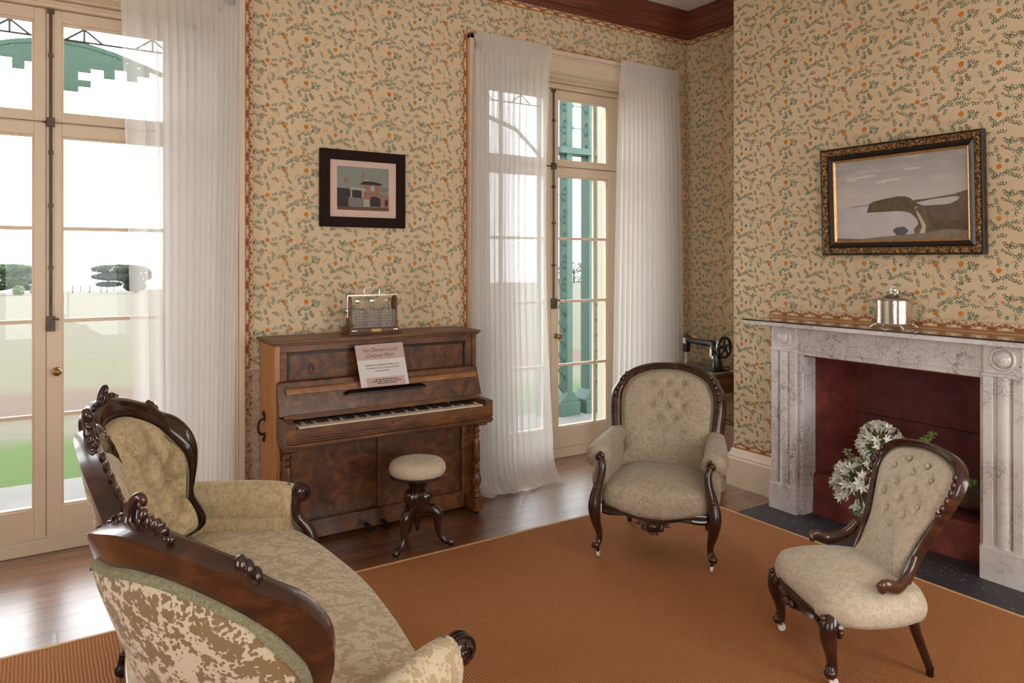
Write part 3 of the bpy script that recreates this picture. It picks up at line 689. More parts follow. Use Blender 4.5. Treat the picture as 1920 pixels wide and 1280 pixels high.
struct(MB().box(4.66, 5.15, -.1, 4.95, 5.62, 4.0).build('trim_4', plain('pale_wing_wall_paint', (176, 166, 150), .8, var=.03)))

# ================================================================== FURNITURE HELPERS
def V3(a): return Vector(a)
def frame_map(P):
    """P(u,v)->base point; returns f(u,v,w) offset along the surface normal"""
    def f(u, v, w_):
        p = V3(P(u, v)); e = 1e-3; du = V3(P(u+e, v))-p; dv = V3(P(u, v+e))-p
        n = du.cross(dv)
        n = n.normalized() if n.length > 0 else V3((0, 0, 1))
        return p+n*w_
    return f
def ring(mb, keys, f, prof, n=8, mi=0, close=True):
    """keys: [(outer uv, inner uv)]; prof: closed list (r 0..1, w)"""
    O = spline([k[0] for k in keys], n, close); I = spline([k[1] for k in keys], n, close)
    N = len(O); m = len(prof); b = len(mb.v)
    for o, i in zip(O, I):
        for r, w_ in prof: mb.v.append(tuple(f(o[0]+(i[0]-o[0])*r, o[1]+(i[1]-o[1])*r, w_)))
    for a in range(N if close else N-1):
        for k in range(m):
            c = (a+1) % N; mb.f.append((b+a*m+k, b+a*m+(k+1) % m, b+c*m+(k+1) % m, b+c*m+k)); mb.mi.append(mi)
    if not close:
        mb.f.append(tuple(b+k for k in range(m))); mb.mi.append(mi); mb.f.append(tuple(b+(N-1)*m+k for k in range(m))[::-1]); mb.mi.append(mi)
def pad(mb, loop, f, bulge, w0=0, tufts=(), ta=.02, ts=.03, n=6, rings=22, mi=0, creases=(), sign=1, cd=.5):
    L = spline(loop, n, True); N = len(L); cu = sum(p[0] for p in L)/N; cv = sum(p[1] for p in L)/N; b = len(mb.v)
    def wof(u, v, r=.5):
        h = w0+sign*bulge*(1-r**3.2)**.55
        for (a, c) in tufts:
            d = math.hypot(u-a, v-c); h -= sign*(ta*exp(-(d/ts)**2)+ta*.45*exp(-(d/(ts*2.2))**2))
        for (p, q) in creases:
            ex, ey = q[0]-p[0], q[1]-p[1]; l2 = ex*ex+ey*ey; t = max(0, min(1, ((u-p[0])*ex+(v-p[1])*ey)/l2))
            d = math.hypot(u-p[0]-ex*t, v-p[1]-ey*t); h -= sign*ta*cd*exp(-(d/(ts*.38))**2)
        return max(h, w0) if sign > 0 else min(h, w0)
    for i in range(rings+1):
        r = 1-(1-i/rings)**1.0 if i else 0
        r = (i/rings)**.85
        for (u, v) in L:
            uu, vv = cu+(u-cu)*r, cv+(v-cv)*r; mb.v.append(tuple(f(uu, vv, wof(uu, vv, r))))
    for i in range(rings):
        for k in range(N):
            mb.f.append((b+i*N+k, b+i*N+(k+1) % N, b+(i+1)*N+(k+1) % N, b+(i+1)*N+k)); mb.mi.append(mi)
    return wof
def cushion(mb, plan, zb, zt, dome=.03, bulge=.02, n=8, mi=0, rings=14, zbf=None):
    L = spline(plan, n, True); N = len(L); cx = sum(p[0] for p in L)/N; cy = sum(p[1] for p in L)/N; b = len(mb.v); rows = []
    for t in range(7):      # side wall, bulging
        a = t/6; k = bulge*sin(pi*(.15+.85*a))
        rows.append([(p[0]+(p[0]-cx)/max(.05, math.hypot(p[0]-cx, p[1]-cy))*k, p[1]+(p[1]-cy)/max(.05, math.hypot(p[0]-cx, p[1]-cy))*k, (zb+(zbf(p) if zbf else 0))*(1-a)+(zt-.022*(1-a)*0)*a if a < 1 else zt) for p in L])
    for i in range(1, rings+1):
        r = 1-i/rings; rr = r**.9
        rows.append([(cx+(p[0]-cx)*rr, cy+(p[1]-cy)*rr, zt+dome*(1-rr**2.4)) for p in L])
    for row in rows: mb.v += row
    for i in range(len(rows)-1):
        for k in range(N):
            mb.f.append((b+i*N+k, b+i*N+(k+1) % N, b+(i+1)*N+(k+1) % N, b+(i+1)*N+k)); mb.mi.append(mi)
    mb.f.append(tuple(b+k for k in range(N))[::-1]); mb.mi.append(mi)
def scroll(mb, c, ax, up, r0=.03, turns=1.4, th=.009, mi=0, wide=1.6, sgn=1):
    c, ax, up = V3(c), V3(ax).normalized(), V3(up).normalized(); N = int(14*turns); P = []; Rr = []
    for i in range(N+1):
        t = i/N; a = t*turns*2*pi; r = r0*(1-.82*t); P.append(c+up*(r*cos(a))+ax*(sgn*r*sin(a))); Rr.append(th*(1-.35*t))
    mb.tube(P, Rr, 7, mi, ell=wide, up=None)
def crest(mb, c, ux, uz, un, s=1.0):
    """carved rococo cresting: leaf sprays either side of a curled shell"""
    c, ux, uz, un = V3(c), V3(ux).normalized(), V3(uz).normalized(), V3(un).normalized(); T = lambda a, b, d=0: c+ux*(a*s)+uz*(b*s)+un*(d*s)
    mb.tube([T(*p) for p in spline([(-.012, .0, 0), (-.02, .03, .006), (-.012, .062, .008), (.008, .078, .01), (.022, .07, .014), (.02, .056, .016)], 4)], [s*(.016-.0004*k) for k in range(21)], 8)
    for sg in (-1, 1):
        for k, (a, b, an, l) in enumerate(((.022, .022, .9, .030), (.044, .014, .6, .030), (.068, .006, .35, .032), (.094, -.002, .15, .032), (.034, .04, 1.3, .024), (.058, .026, .9, .022), (.12, -.010, .0, .03))):
            d = ux*(sg*cos(an))+uz*sin(an); R = Matrix((d, un, d.cross(un))).transposed()
            mb.ell(T(sg*a, b, .008), (l*s*.62, .010*s, .011*s), 8, 5, R=R)
        scroll(mb, T(sg*.085, .016, .010), ux*sg, uz, .014*s, 1.2, .005*s)
        scroll(mb, T(sg*.045, -.004, .014), ux*sg, uz, .016*s, 1.3, .006*s, sgn=-1)
        mb.ell(T(sg*.15, -.004, .004), (.010*s, .01*s, .010*s), 8, 5)
    for k in range(11):      # acanthus leaves fanning from the shell
        q = (k/10-.5)*2; an = pi/2-q*1.35; d = ux*cos(an)+uz*sin(an); Rm = Matrix((d, un, d.cross(un))).transposed()
        mb.ell(T(q*.105, .004+.016*(1-abs(q)), .012+.004*(k % 2)), ((.034-.008*abs(q))*s, .009*s, .0105*s), 9, 6, R=Rm)
    for k in range(5): mb.ell(T(-.028+.014*k, .012+.006*(2-abs(k-2)), .016), (.007*s, .009*s, .018*s), 7, 5)
def castor(parent, p, r=.022, world=True, col='dkmetal', rad_top=.014):
    mb = MB(); x, y = p[0], p[1]
    mb.lathe([(rad_top, .07), (rad_top+.002, .062), (rad_top, .05), (.008, .046), (.006, r)], (x, y, 0), 12)
    c = mb.build('castor', M[col], parent, smooth=50, world=world)
    mb = MB(); mb.lathe([(r*.35, -.009), (r, -.007), (r, .007), (r*.35, .009)], (x, y, r), 18, axis='x')
    mb.build('wheel', M['porcelain'] if col == 'brass' else M[col], c, smooth=40, world=world) if world else _lb(mb, 'wheel', M['porcelain'] if col == 'brass' else M[col], c, 40)
    return c
def _lb(mb, name, m, parent, smooth=50, bevel=0):
    return mb.build(name, m, parent, smooth=smooth, bevel=bevel, world=False)
def buttons(parent, pts, f, wof, m, world, off=.004):
    for (u, v) in pts:
        p = f(u, v, wof(u, v)+off); mb = MB(); mb.ell(p, (.0095, .0095, .0095), 10, 6); mb.build('button', m, parent, smooth=60, world=world)
FP = [(0, -.012), (0, .012), (.10, .022), (.28, .026), (.42, .018), (.52, .020), (.80, .016), (1.0, .006), (1.0, -.012)]   # moulded rail section

# ================================================================== SISAL RUG
mb = MB(); mb.box(-2.2, -.9, .0015, 3.79, 3.655, .011, 0)
for (x0, y0, x1, y1) in ((-2.2, 3.643, 3.79, 3.658), (3.778, -.9, 3.793, 3.658)): mb.box(x0, y0, .002, x1, y1, .0135, 1)
tag(mb.build('rug', [M['rug'], plain('pale_rug_binding', (206, 168, 120), .9, var=.15, scale=90)]), 'large rust-brown ribbed sisal rug with pale bound edges covering the floorboards', 'rug')

# ================================================================== FIREPLACE
fp = thing('fireplace', 'veined white marble chimneypiece around a red painted firebox', 'fireplace', (4.2, 2.39, 0))
MA = M['marble']
for y0, y1 in ((2.945, 3.13), (1.645, 1.83)):
    mb = MB(); mb.box(4.085, y0-.012, 0, XB+.0, y1+.012, .175); mb.box(4.095, y0-.004, .175, XB, y1+.004, .185); mb.build('plinth', MA, fp, bevel=.002)
    mb = MB(); mb.box(4.115, y0+.004, .18, XB, y1-.004, 1.055); w_ = y1-y0
    for a, b in ((0, .045), (w_-.045, w_)): mb.box(4.095, y0+a, .18, 4.12, y0+b, 1.055)
    f = lambda s, t: (4.116-.026*sqrt(max(0, 1-(2*s-1)**2)), y0+.058+(w_-.116)*s, .18+.875*t)
    mb.grid(f, 14, 1); mb.build('pilaster', MA, fp, bevel=.002)
    mb = MB(); mb.box(4.085, y0-.004, 1.055, XB, y1+.004, 1.07); mb.box(4.095, y0, 1.07, XB, y1, 1.225); cb = mb.build('corner_block', MA, fp, bevel=.003)
    yc = (y0+y1)/2; mb = MB(); mb.lathe([(.062, .004), (.062, -.006), (.056, -.012), (.050, -.008), (.046, .0), (.044, -.004), (.040, -.014), (.030, -.024), (.016, -.030), (.002, -.032)], (4.095, yc, 1.148), 36, axis='x')
    mb.build('roundel', MA, cb, smooth=50)
for y0, y1 in ((2.915, 2.945), (1.83, 1.86)):
    MB().box(4.13, y0, 0, XB, y1, 1.04).box(4.122, y0-.004, 0, XB, y1+.0, .17).build('jamb_slip', MA, fp, bevel=.003)
mb = MB(); mb.box(4.12, 1.83, 1.055, XB, 2.945, 1.225); mb.box(4.108, 1.83, 1.04, XB, 2.945, 1.062); mb.box(4.112, 1.83, 1.07, XB, 2.945, 1.09); mb.box(4.106, 1.83, 1.205, XB, 2.945, 1.225)
mb.build('frieze', MA, fp, bevel=.004)
MB().box(3.955, 1.53, 1.226, XB-.002, 3.245, 1.252).build('mantel_shelf', MA, fp, bevel=.003)
t = NT('smoked_glass_shelf_cover').set(.03, 0, .9, .6); t.base(lin((150, 146, 138))); M['shelfglass'] = t.m
gt = NT('glass_edge').set(.1, 0, .5); gt.base(lin((20, 26, 24)))
mb = MB(); mb.box(3.953, 1.528, 1.253, XB-.004, 3.247, 1.2585, 0)
for a in ((3.951, 1.526, 1.2525, 3.956, 3.249, 1.259), (3.951, 3.244, 1.2525, XB-.004, 3.249, 1.259), (3.951, 1.526, 1.2525, XB-.004, 1.531, 1.259)): mb.box(*a, 1)
mb.build('glass_top', [M['shelfglass'], gt.m], fp)
# firebox lining
mb = MB(); f = lambda u, v, w_: (u, v, w_)
mb.prism([(4.2, 2.93), (4.62, 2.83), (4.66, 2.83), (4.66, 2.95), (4.2, 2.95)], f, 0, 1.06, 0); mb.prism([(4.2, 1.84), (4.62, 1.94), (4.66, 1.94), (4.66, 1.80), (4.2, 1.80)], f, 0, 1.06, 0)
mb.box(4.14, 1.83, 1.03, 4.7, 2.94, 1.06, 0); mb.build('firebox_lining', M['redbrick'], fp)
mb = MB(); mb.box(4.612, 1.86, .0, 4.66, 2.88, .63, 0); mb.box(4.612, 1.86, .636, 4.66, 2.88, 1.05, 0); mb.box(4.63, 1.86, .6, 4.66, 2.88, .66, 0); mb.build('fireback', M['maroon'], fp, bevel=.003)
mb = MB(); pts = [(4.225, 2.935), (4.205, 2.6), (4.215, 2.2), (4.265, 1.85), (4.62, 1.95), (4.62, 2.82)]
b = len(mb.v); n = len(pts)
for x, y in pts: mb.v.append((x, y, 0))
for x, y in pts: mb.v.append((x+.02, y-.0, .262 if y > 2.4 else .21))
mb.f += [(b+k, b+(k+1) % n, b+n+(k+1) % n, b+n+k) for k in range(n)]+[tuple(b+n+k for k in range(n))]; mb.mi += [0]*(n+1)
mb.build('hob', M['redbrick'], fp, bevel=.012)
MB().box(3.80, 1.545, .0005, 4.62, 3.19, .0055).build('hearthstone', M['slate'], fp, bevel=.002)
# stone behind the chair in the grate
R = random.Random(2); mb = MB(); mb.ell((0, 0, 0), (.13, .15, .085), 14, 9)
mb.v = [(x*(1+.12*sin(9*y+3*z)), y*(1+.1*cos(11*x)), z*(1+.18*sin(8*x+5*y))) for x, y, z in mb.v]
o = mb.build('hearth_rock', plain('grey_brown_rock', (96, 80, 66), .9, var=.35, scale=12, bump=.6), smooth=60); o.location = (4.43, 2.03, .32)
tag(o, 'rough grey-brown rock lying in the firebox behind the low chair', 'rock')

# ------------------------------------------------------------------ vase of agapanthus
vx, vy = 4.06, 2.36
va = thing('vase', 'pale ribbed enamel vase of white flowers standing on the hearth', 'vase', (4.06, 2.36, .0055))
mb = MB(); mb.lathe([(.045, .0055), (.05, .012), (.058, .10), (.064, .19), (.068, .20), (.070, .215), (.066, .22), (.068, .25), (.072, .262), (.066, .264), (.062, .25)], (vx, vy, 0), 28); mb.build('body', plain('pale_blue_enamel', (200, 208, 210), .3, var=.03), va, smooth=40)
mb = MB(); mb.lathe([(.071, .198), (.074, .203), (.071, .208)], (vx, vy, 0), 28); mb.lathe([(.071, .218), (.074, .223), (.071, .228)], (vx, vy, 0), 28); mb.build('rib', plain('grey_enamel_band', (150, 160, 160), .3), va, smooth=60)
PET = plain('white_petals', (226, 226, 214), .6, var=.05); PETm = plain('green_stems', (96, 116, 52), .7, var=.2, scale=40); BUD = plain('lime_buds', (168, 176, 110), .6, var=.15, scale=60)
def agap(lbl, c, r, seed, tilt, n=34, stem_to=None):
    R = random.Random(seed); root = thing('agapanthus', lbl, 'flower', c, group='white agapanthus heads in the vase'); c = V3(c); tilt = V3(tilt).normalized()
    mb, ms = MB(), MB(); budp = []
    for i in range(n):
        while True:
            d = V3((R.uniform(-1, 1), R.uniform(-1, 1), R.uniform(-1, 1)))
            if .2 < d.length < 1 and d.normalized().dot(tilt) > -.45: break
        d.normalize(); e = c+d*r*R.uniform(.55, .72); ms.tube([c, e], .0018, 5)
        if i % 6 == 5: budp.append((e, d)); continue
        o1 = d.orthogonal().normalized(); o2 = d.cross(o1)
        mb.tube([e, e+d*r*.18], [.003, .0055], 6)
        for k in range(6):
            a = k*pi/3+R.uniform(-.1, .1); q = o1*cos(a)+o2*sin(a); s0 = e+d*r*.15; s1 = e+d*r*.34+q*r*.13; s2 = e+d*r*.40+q*r*.26; tq = d.cross(q)*r*.052
            mb.add([s0-tq*.4, s0+tq*.4, s1+tq, s2, s1-tq], [(0, 1, 2, 3, 4)])
    mb.build('petals', PET, root, smooth='keep'); ms.build('pedicels', PETm, root, smooth=60)
    for q in range(0, len(budp)): mb2 = MB(); e, d = budp[q]; mb2.tube([e, e+d*.006, e+d*.016, e+d*.030], [.002, .006, .0055, .0015], 7); mb2.build('bud', BUD, root, smooth=60)
    st = stem_to or (vx, vy, .24); m_ = (c+V3(st))/2+V3((0, 0, .02)); MB().tube(spline([tuple(c), tuple(m_), st], 6), .005, 7).build('stem', PETm, root, smooth=60)
agap('large white agapanthus head drooping left of the vase', (4.02, 2.47, .335), .145, 1, (-.6, .5, .2), 60)
agap('white agapanthus head standing tallest, above the low chair back', (4.08, 2.375, .585), .125, 2, (-.3, .1, 1), 52)
agap('half-open white agapanthus head between the large drooping and the tall one', (4.07, 2.415, .45), .09, 3, (-.4, .4, .8), 28)
R = random.Random(8)
def sprig(lbl, P, n, l, m, seed, name='fern_sprig'):
    R = random.Random(seed); rt = thing(name, lbl, 'foliage', P[0], group='green sprigs in the vase of flowers'); S = spline(P, 8); mb = MB().tube(S, .002, 5); mb.build('stem', PETm, rt, smooth=60); mb = MB()
    for i in range(n):
        p = V3(S[int((.25+.75*i/n)*(len(S)-1))]); d = V3((R.uniform(-1, 1), R.uniform(-1, 1), R.uniform(-.3, 1))).normalized(); q = d.orthogonal().normalized()*l*.22
        mb.add([p, p+d*l*.5+q, p+d*l, p+d*l*.5-q], [(0, 1, 2, 3)])
    mb.build('fronds', m, rt, smooth='keep')
FG = plain('fern_green', (112, 128, 60), .8, var=.25, scale=60); FG2 = plain('pale_bud_green', (150, 150, 100), .8, var=.2, scale=60)
sprig('feathery green fern tip rising right of the tall flower head', [(4.08, 2.38, .28), (4.1, 2.28, .5), (4.12, 2.15, .64), (4.13, 2.09, .70)], 130, .028, FG, 1)
sprig('small fern tip showing right of the low chair back', [(4.1, 2.35, .26), (4.13, 2.1, .38), (4.15, 1.93, .45), (4.15, 1.91, .47)], 50, .035, FG, 2)
sprig('wispy pale bud spray left of the tall flower head', [(4.07, 2.43, .28), (4.04, 2.49, .42), (4.0, 2.53, .53)], 110, .030, FG2, 3)
sprig('bushy green filler below the tall flower head', [(4.08, 2.42, .26), (4.10, 2.44, .42), (4.09, 2.455, .56)], 200, .045, FG, 4)
sprig('broad dark green leaves hanging below the vase rim', [(4.02, 2.42, .26), (3.98, 2.42, .18), (3.98, 2.41, .05)], 14, .08, plain('dark_leaf_green', (40, 84, 34), .5, var=.2, scale=40), 5)

# ------------------------------------------------------------------ silver biscuit box on the mantel
bx, by, bz = 4.10, 2.30, 1.2585
sb = thing('biscuit_box', 'engraved silver lidded box on four feet on the mantel shelf', 'biscuit box', (bx, by, bz)); SV = M['silver']
mb = MB()
f = lambda s, t: (bx+.074*(abs(cos(2*pi*s))**.86)*(1 if cos(2*pi*s) > 0 else -1), by+.092*(abs(sin(2*pi*s))**.86)*(1 if sin(2*pi*s) > 0 else -1)*(1+.012*(sin(2*pi*s*16) > .6)), bz+.032+.133*t)
mb.grid(f, 64, 4); mb.build('body', SV, sb, smooth=60)
mb = MB(); mb.lathe([(.001, .163), (.098, .163), (.101, .167), (.098, .172), (.085, .176), (.055, .190), (.03, .202), (.012, .205), (.001, .206)], (bx, by, bz), 32); mb.build('lid', SV, sb, smooth=50)
mb = MB(); mb.tube([(bx, by-.018, bz+.2), (bx, by-.022, bz+.22), (bx, by, bz+.242), (bx, by+.022, bz+.22), (bx, by+.018, bz+.2)], .006, 8); mb.ell((bx, by, bz+.222), (.014, .019, .014), 10, 6); mb.ell((bx, by, bz+.24), (.008, .010, .009), 8, 5); mb.build('knob', SV, sb, smooth=60)
mb = MB(); mb.lathe([(.001, .026), (.09, .026), (.094, .030), (.09, .035), (.001, .036)], (bx, by, bz), 32); mb.build('base_rim', SV, sb, smooth=50)
for sx, sy in ((-1, -1), (-1, 1), (1, -1), (1, 1)):
    MB().tube([(bx+sx*.055, by+sy*.065, bz+.03), (bx+sx*.07, by+sy*.088, bz+.018), (bx+sx*.072, by+sy*.10, bz+.006)], [.007, .005, .007], 7).build('foot', SV, sb, smooth=60)

# ================================================================== FRAMED SEASCAPE on the breast
pt = thing('seascape_painting', 'landscape oil painting of a headland in a gilt and black frame above the mantel', 'painting', (XB, 2.37, 2.02))
ya, yb, za, zb = 2.85, 1.885, 1.682, 2.356      # outer rectangle
xw = lambda z, o: XB-.012-o-.028*(z-za)/(zb-za)
def rectframe(name, o0, o1, d0, d1, m, parent, fx, ys_, zs_, bev=.003, sub=None):
    mb = MB(); (ya_, yb_), (za_, zb_) = ys_, zs_
    L = [(ya_, za_), (yb_, za_), (yb_, zb_), (ya_, zb_)]
    def inset(k, o): sy = -1 if k in (0, 3) else 1; sz = 1 if k in (0, 1) else -1; return (L[k][0]+sy*o, L[k][1]+sz*o)
    prof = [(o0, 0), (o0, d0), ((o0*.6+o1*.4), max(d0, d1)+.004), (o1, d1), (o1, 0)]
    b = len(mb.v)
    for o, d in prof:
        for k in range(4): y, z = inset(k, o); mb.v.append((fx(z, d), y, z))
    for i in range(len(prof)-1):
        for k in range(4): mb.f.append((b+i*4+k, b+i*4+(k+1) % 4, b+(i+1)*4+(k+1) % 4, b+(i+1)*4+k)); mb.mi.append(0)
    return mb.build(name, m, parent)
R4 = ((ya, yb), (za, zb))
rectframe('outer_frame', 0, .012, .036, .04, M['blackw'], pt, xw, *R4); rectframe('gilt_moulding', .012, .046, .044, .036, M['gilt'], pt, xw, *R4)
rectframe('black_moulding', .046, .078, .03, .022, M['blackw'], pt, xw, *R4); rectframe('gilt_slip', .078, .092, .022, .012, plain('gilt_slip', (196, 148, 92), .35, .5, var=.2, scale=40), pt, xw, *R4)
cu = lambda u, v, l=0: (xw(za+.09+v*(zb-za-.18), .010+l*.0004), ya-.09-u*(ya-yb-.18), za+.09+v*(zb-za-.18))
t = NT('painted_sky').set(.5); vv = t.coord((1, 1, 4)); n = t.noise(vv, 5, 4)
sx = t.n('ShaderNodeSeparateXYZ'); t.L(t.coord(), sx.inputs[0]); hz = t.math('MULTIPLY', t.math('ADD', sx.outputs[2], .02), 3.6)
c = t.ramp(hz, [(0, lin((190, 180, 176))), (.9, lin((152, 150, 148)))]); t.base(t.mix(t.ramp(n, [(.5, (0, 0, 0, 1)), (.7, (.55, .55, .55, 1))]), c, lin((196, 188, 184)))); SKYP = t.m
pc = lambda nm, rgb, v=.12, s=18: plain(nm, rgb, .6, var=v, scale=s)
PM = [SKYP, pc('painted_water', (186, 178, 178), .06), pc('painted_headland', (92, 78, 56), .28, 26), pc('painted_shore_brown', (100, 84, 70), .3), pc('painted_track', (184, 172, 150)), pc('painted_rocks', (84, 82, 92), .3, 60), pc('painted_pale_cloud', (202, 194, 188), .06), pc('painted_distant_land', (158, 148, 148)), pc('painted_foreground', (126, 112, 94), .2)]
mb = MB()
def pp(pts, l, m): mb.add([cu(u, v, l) for u, v in pts], [tuple(range(len(pts)))], m)
pp([(0, .38), (1, .38), (1, 1), (0, 1)], 0, 0); pp([(0, 0), (1, 0), (1, .42), (0, .42)], 1, 1)
pp([(.05, .41), (.28, .425), (.28, .45), (.17, .44)], 2, 7)
pp([(.6, .46), (.75, .475), (.9, .50), (1, .54), (1, .25), (.92, .38), (.78, .39), (.66, .38), (.6, .40)], 2, 3)
pp([(.64, .43), (.76, .46), (.90, .475), (.945, .465), (.93, .43), (.88, .395), (.78, .385), (.70, .385)], 3, 1)
pp([(.26, .345), (.27, .40), (.28, .45), (.31, .475), (.40, .50), (.50, .52), (.56, .515), (.6, .49), (.63, .44), (.655, .40), (.62, .36), (.52, .345)], 4, 2)
pp([(.5, .345), (.64, .365), (.66, .39), (.93, .39), (1, .48), (1, .03), (.72, .06), (.63, .065), (.62, .12), (.655, .18), (.645, .24), (.60, .31), (.55, .335)], 4, 3)
pp([(.64, .35), (.665, .30), (.69, .22), (.71, .15), (.70, .07), (.66, .06), (.68, .15), (.665, .22), (.645, .29)], 5, 4)
pp([(.71, .34), (.80, .22), (.92, .2), (1, .24), (1, .06), (.74, .07), (.735, .18)], 5, 2)
pp(blob(.525, .105, .055, 14, .2), 5, 5); pp([(0, 0), (1, 0), (1, .09), (.85, .11), (.72, .075), (.5, .055), (.35, .04), (.22, .02), (.1, .03), (0, .035)], 6, 8)
for (a, b, wd) in ((.18, .78, .09), (.28, .79, .07), (.14, .755, .05), (.45, .72, .09), (.38, .70, .05), (.62, .83, .07)): pp([(a+wd*cos(k*pi/5), b+(.018 if k <= 5 else .006)*sin(k*pi/5)) for k in range(10)], 2, 6)
mb.build('canvas', PM, pt)
MB().tube([(XB-.01, 2.41, 2.345), (XB-.006, 2.37, 2.378), (XB-.01, 2.33, 2.35)], .0025, 6).build('hanging_wire', M['dkmetal'], pt, smooth=60)

# ================================================================== FRAMED PHOTOGRAPH on the window wall
ph = thing('framed_photograph', 'dark framed colour photograph of a house hanging above the piano', 'picture', (1.77, W, 2.12))
fx = lambda z, o: o
def rf2(name, o0, o1, d, m):
    mb = MB(); x0, x1, z0, z1 = 1.492, 2.085, 1.868, 2.370
    for q in ((x0+o0, z0+o0, x0+o1, z1-o0), (x1-o1, z0+o0, x1-o0, z1-o0), (x0+o1, z0+o0, x1-o1, z0+o1), (x0+o1, z1-o1, x1-o1, z1-o0)): mb.box(q[0], W-.006-d, q[1], q[2], W-.003, q[3])
    mb.build(name, m, ph, bevel=.002)
rf2('frame', 0, .066, .022, plain('dark_walnut_frame', (36, 21, 17), .75, spec=.15)); MB().box(1.556, W-.016, 1.932, 2.021, W-.004, 2.306).build('mat', plain('pinkish_mat_board', (206, 178, 164), .8, var=.02), ph)
mb = MB(); cp = lambda u, v, l: (1.607+u*.36, W-.0165-l*.0004, 1.980+v*.285)
def pq(pts, l, m): mb.add([cp(u, v, l) for u, v in pts], [tuple(range(len(pts)))], m)
pq([(0, 0), (1, 0), (1, 1), (0, 1)], 0, 0); pq([(0, 0), (1, 0), (1, .09), (0, .07)], 3, 1)
pq([(0, .05), (.25, .05), (.25, .49), (0, .50)], 1, 2); pq([(0, .50), (.25, .49), (.23, .47), (0, .485)], 2, 5)
pq([(.50, .09), (.84, .09), (.84, .60), (.50, .60)], 1, 3); pq([(.43, .60), (.49, .67), (.53, .71), (.82, .65), (.87, .63), (.84, .595)], 2, 5); pq([(.49, .68), (.53, .72), (.80, .66), (.70, .685)], 3, 4)
pq([(.46, .72), (.52, .72), (.515, .88), (.47, .88)], 3, 3); pq([(.13, .64), (.21, .64), (.21, .75), (.13, .75)], 1, 3)
pq([(.22, .47), (.56, .44), (.54, .50), (.27, .54)], 4, 4); pq([(.25, .29), (.46, .28), (.46, .46), (.25, .47)], 4, 5); pq([(.25, .29), (.28, .29), (.28, .46), (.25, .46)], 5, 4); pq([(.47, .27), (.50, .27), (.50, .45), (.47, .45)], 5, 4)
pq([(.21, .09), (.50, .08), (.50, .28), (.21, .30)], 5, 6); pq([(.50, .08), (.62, .09), (.61, .26), (.50, .26)], 5, 4)
pq([(.63, .10), (.84, .10), (.82, .30), (.70, .34), (.63, .30)], 4, 2); pq([(.84, .11), (1, .11), (1, .38), (.84, .38)], 1, 3); pq([(.92, .12), (.98, .12), (.98, .25), (.95, .28), (.92, .25)], 4, 5); pq(blob(.92, .5, .07, 11, .3), 1, 6); pq([(.64, .46), (.71, .46), (.71, .58), (.64, .58)], 3, 4)
mb.build('photograph', [pc('photo_sky', (126, 132, 122), .04), pc('photo_lawn', (98, 66, 44)), pc('photo_dark_shrub', (46, 38, 30), .3, 60), pc('photo_brick', (142, 104, 88), .15, 50), pc('photo_pale_roof', (160, 154, 144), .08), pc('photo_shadow', (44, 34, 34), .2), pc('photo_grey_stone', (116, 112, 108), .12, 60)], ph)

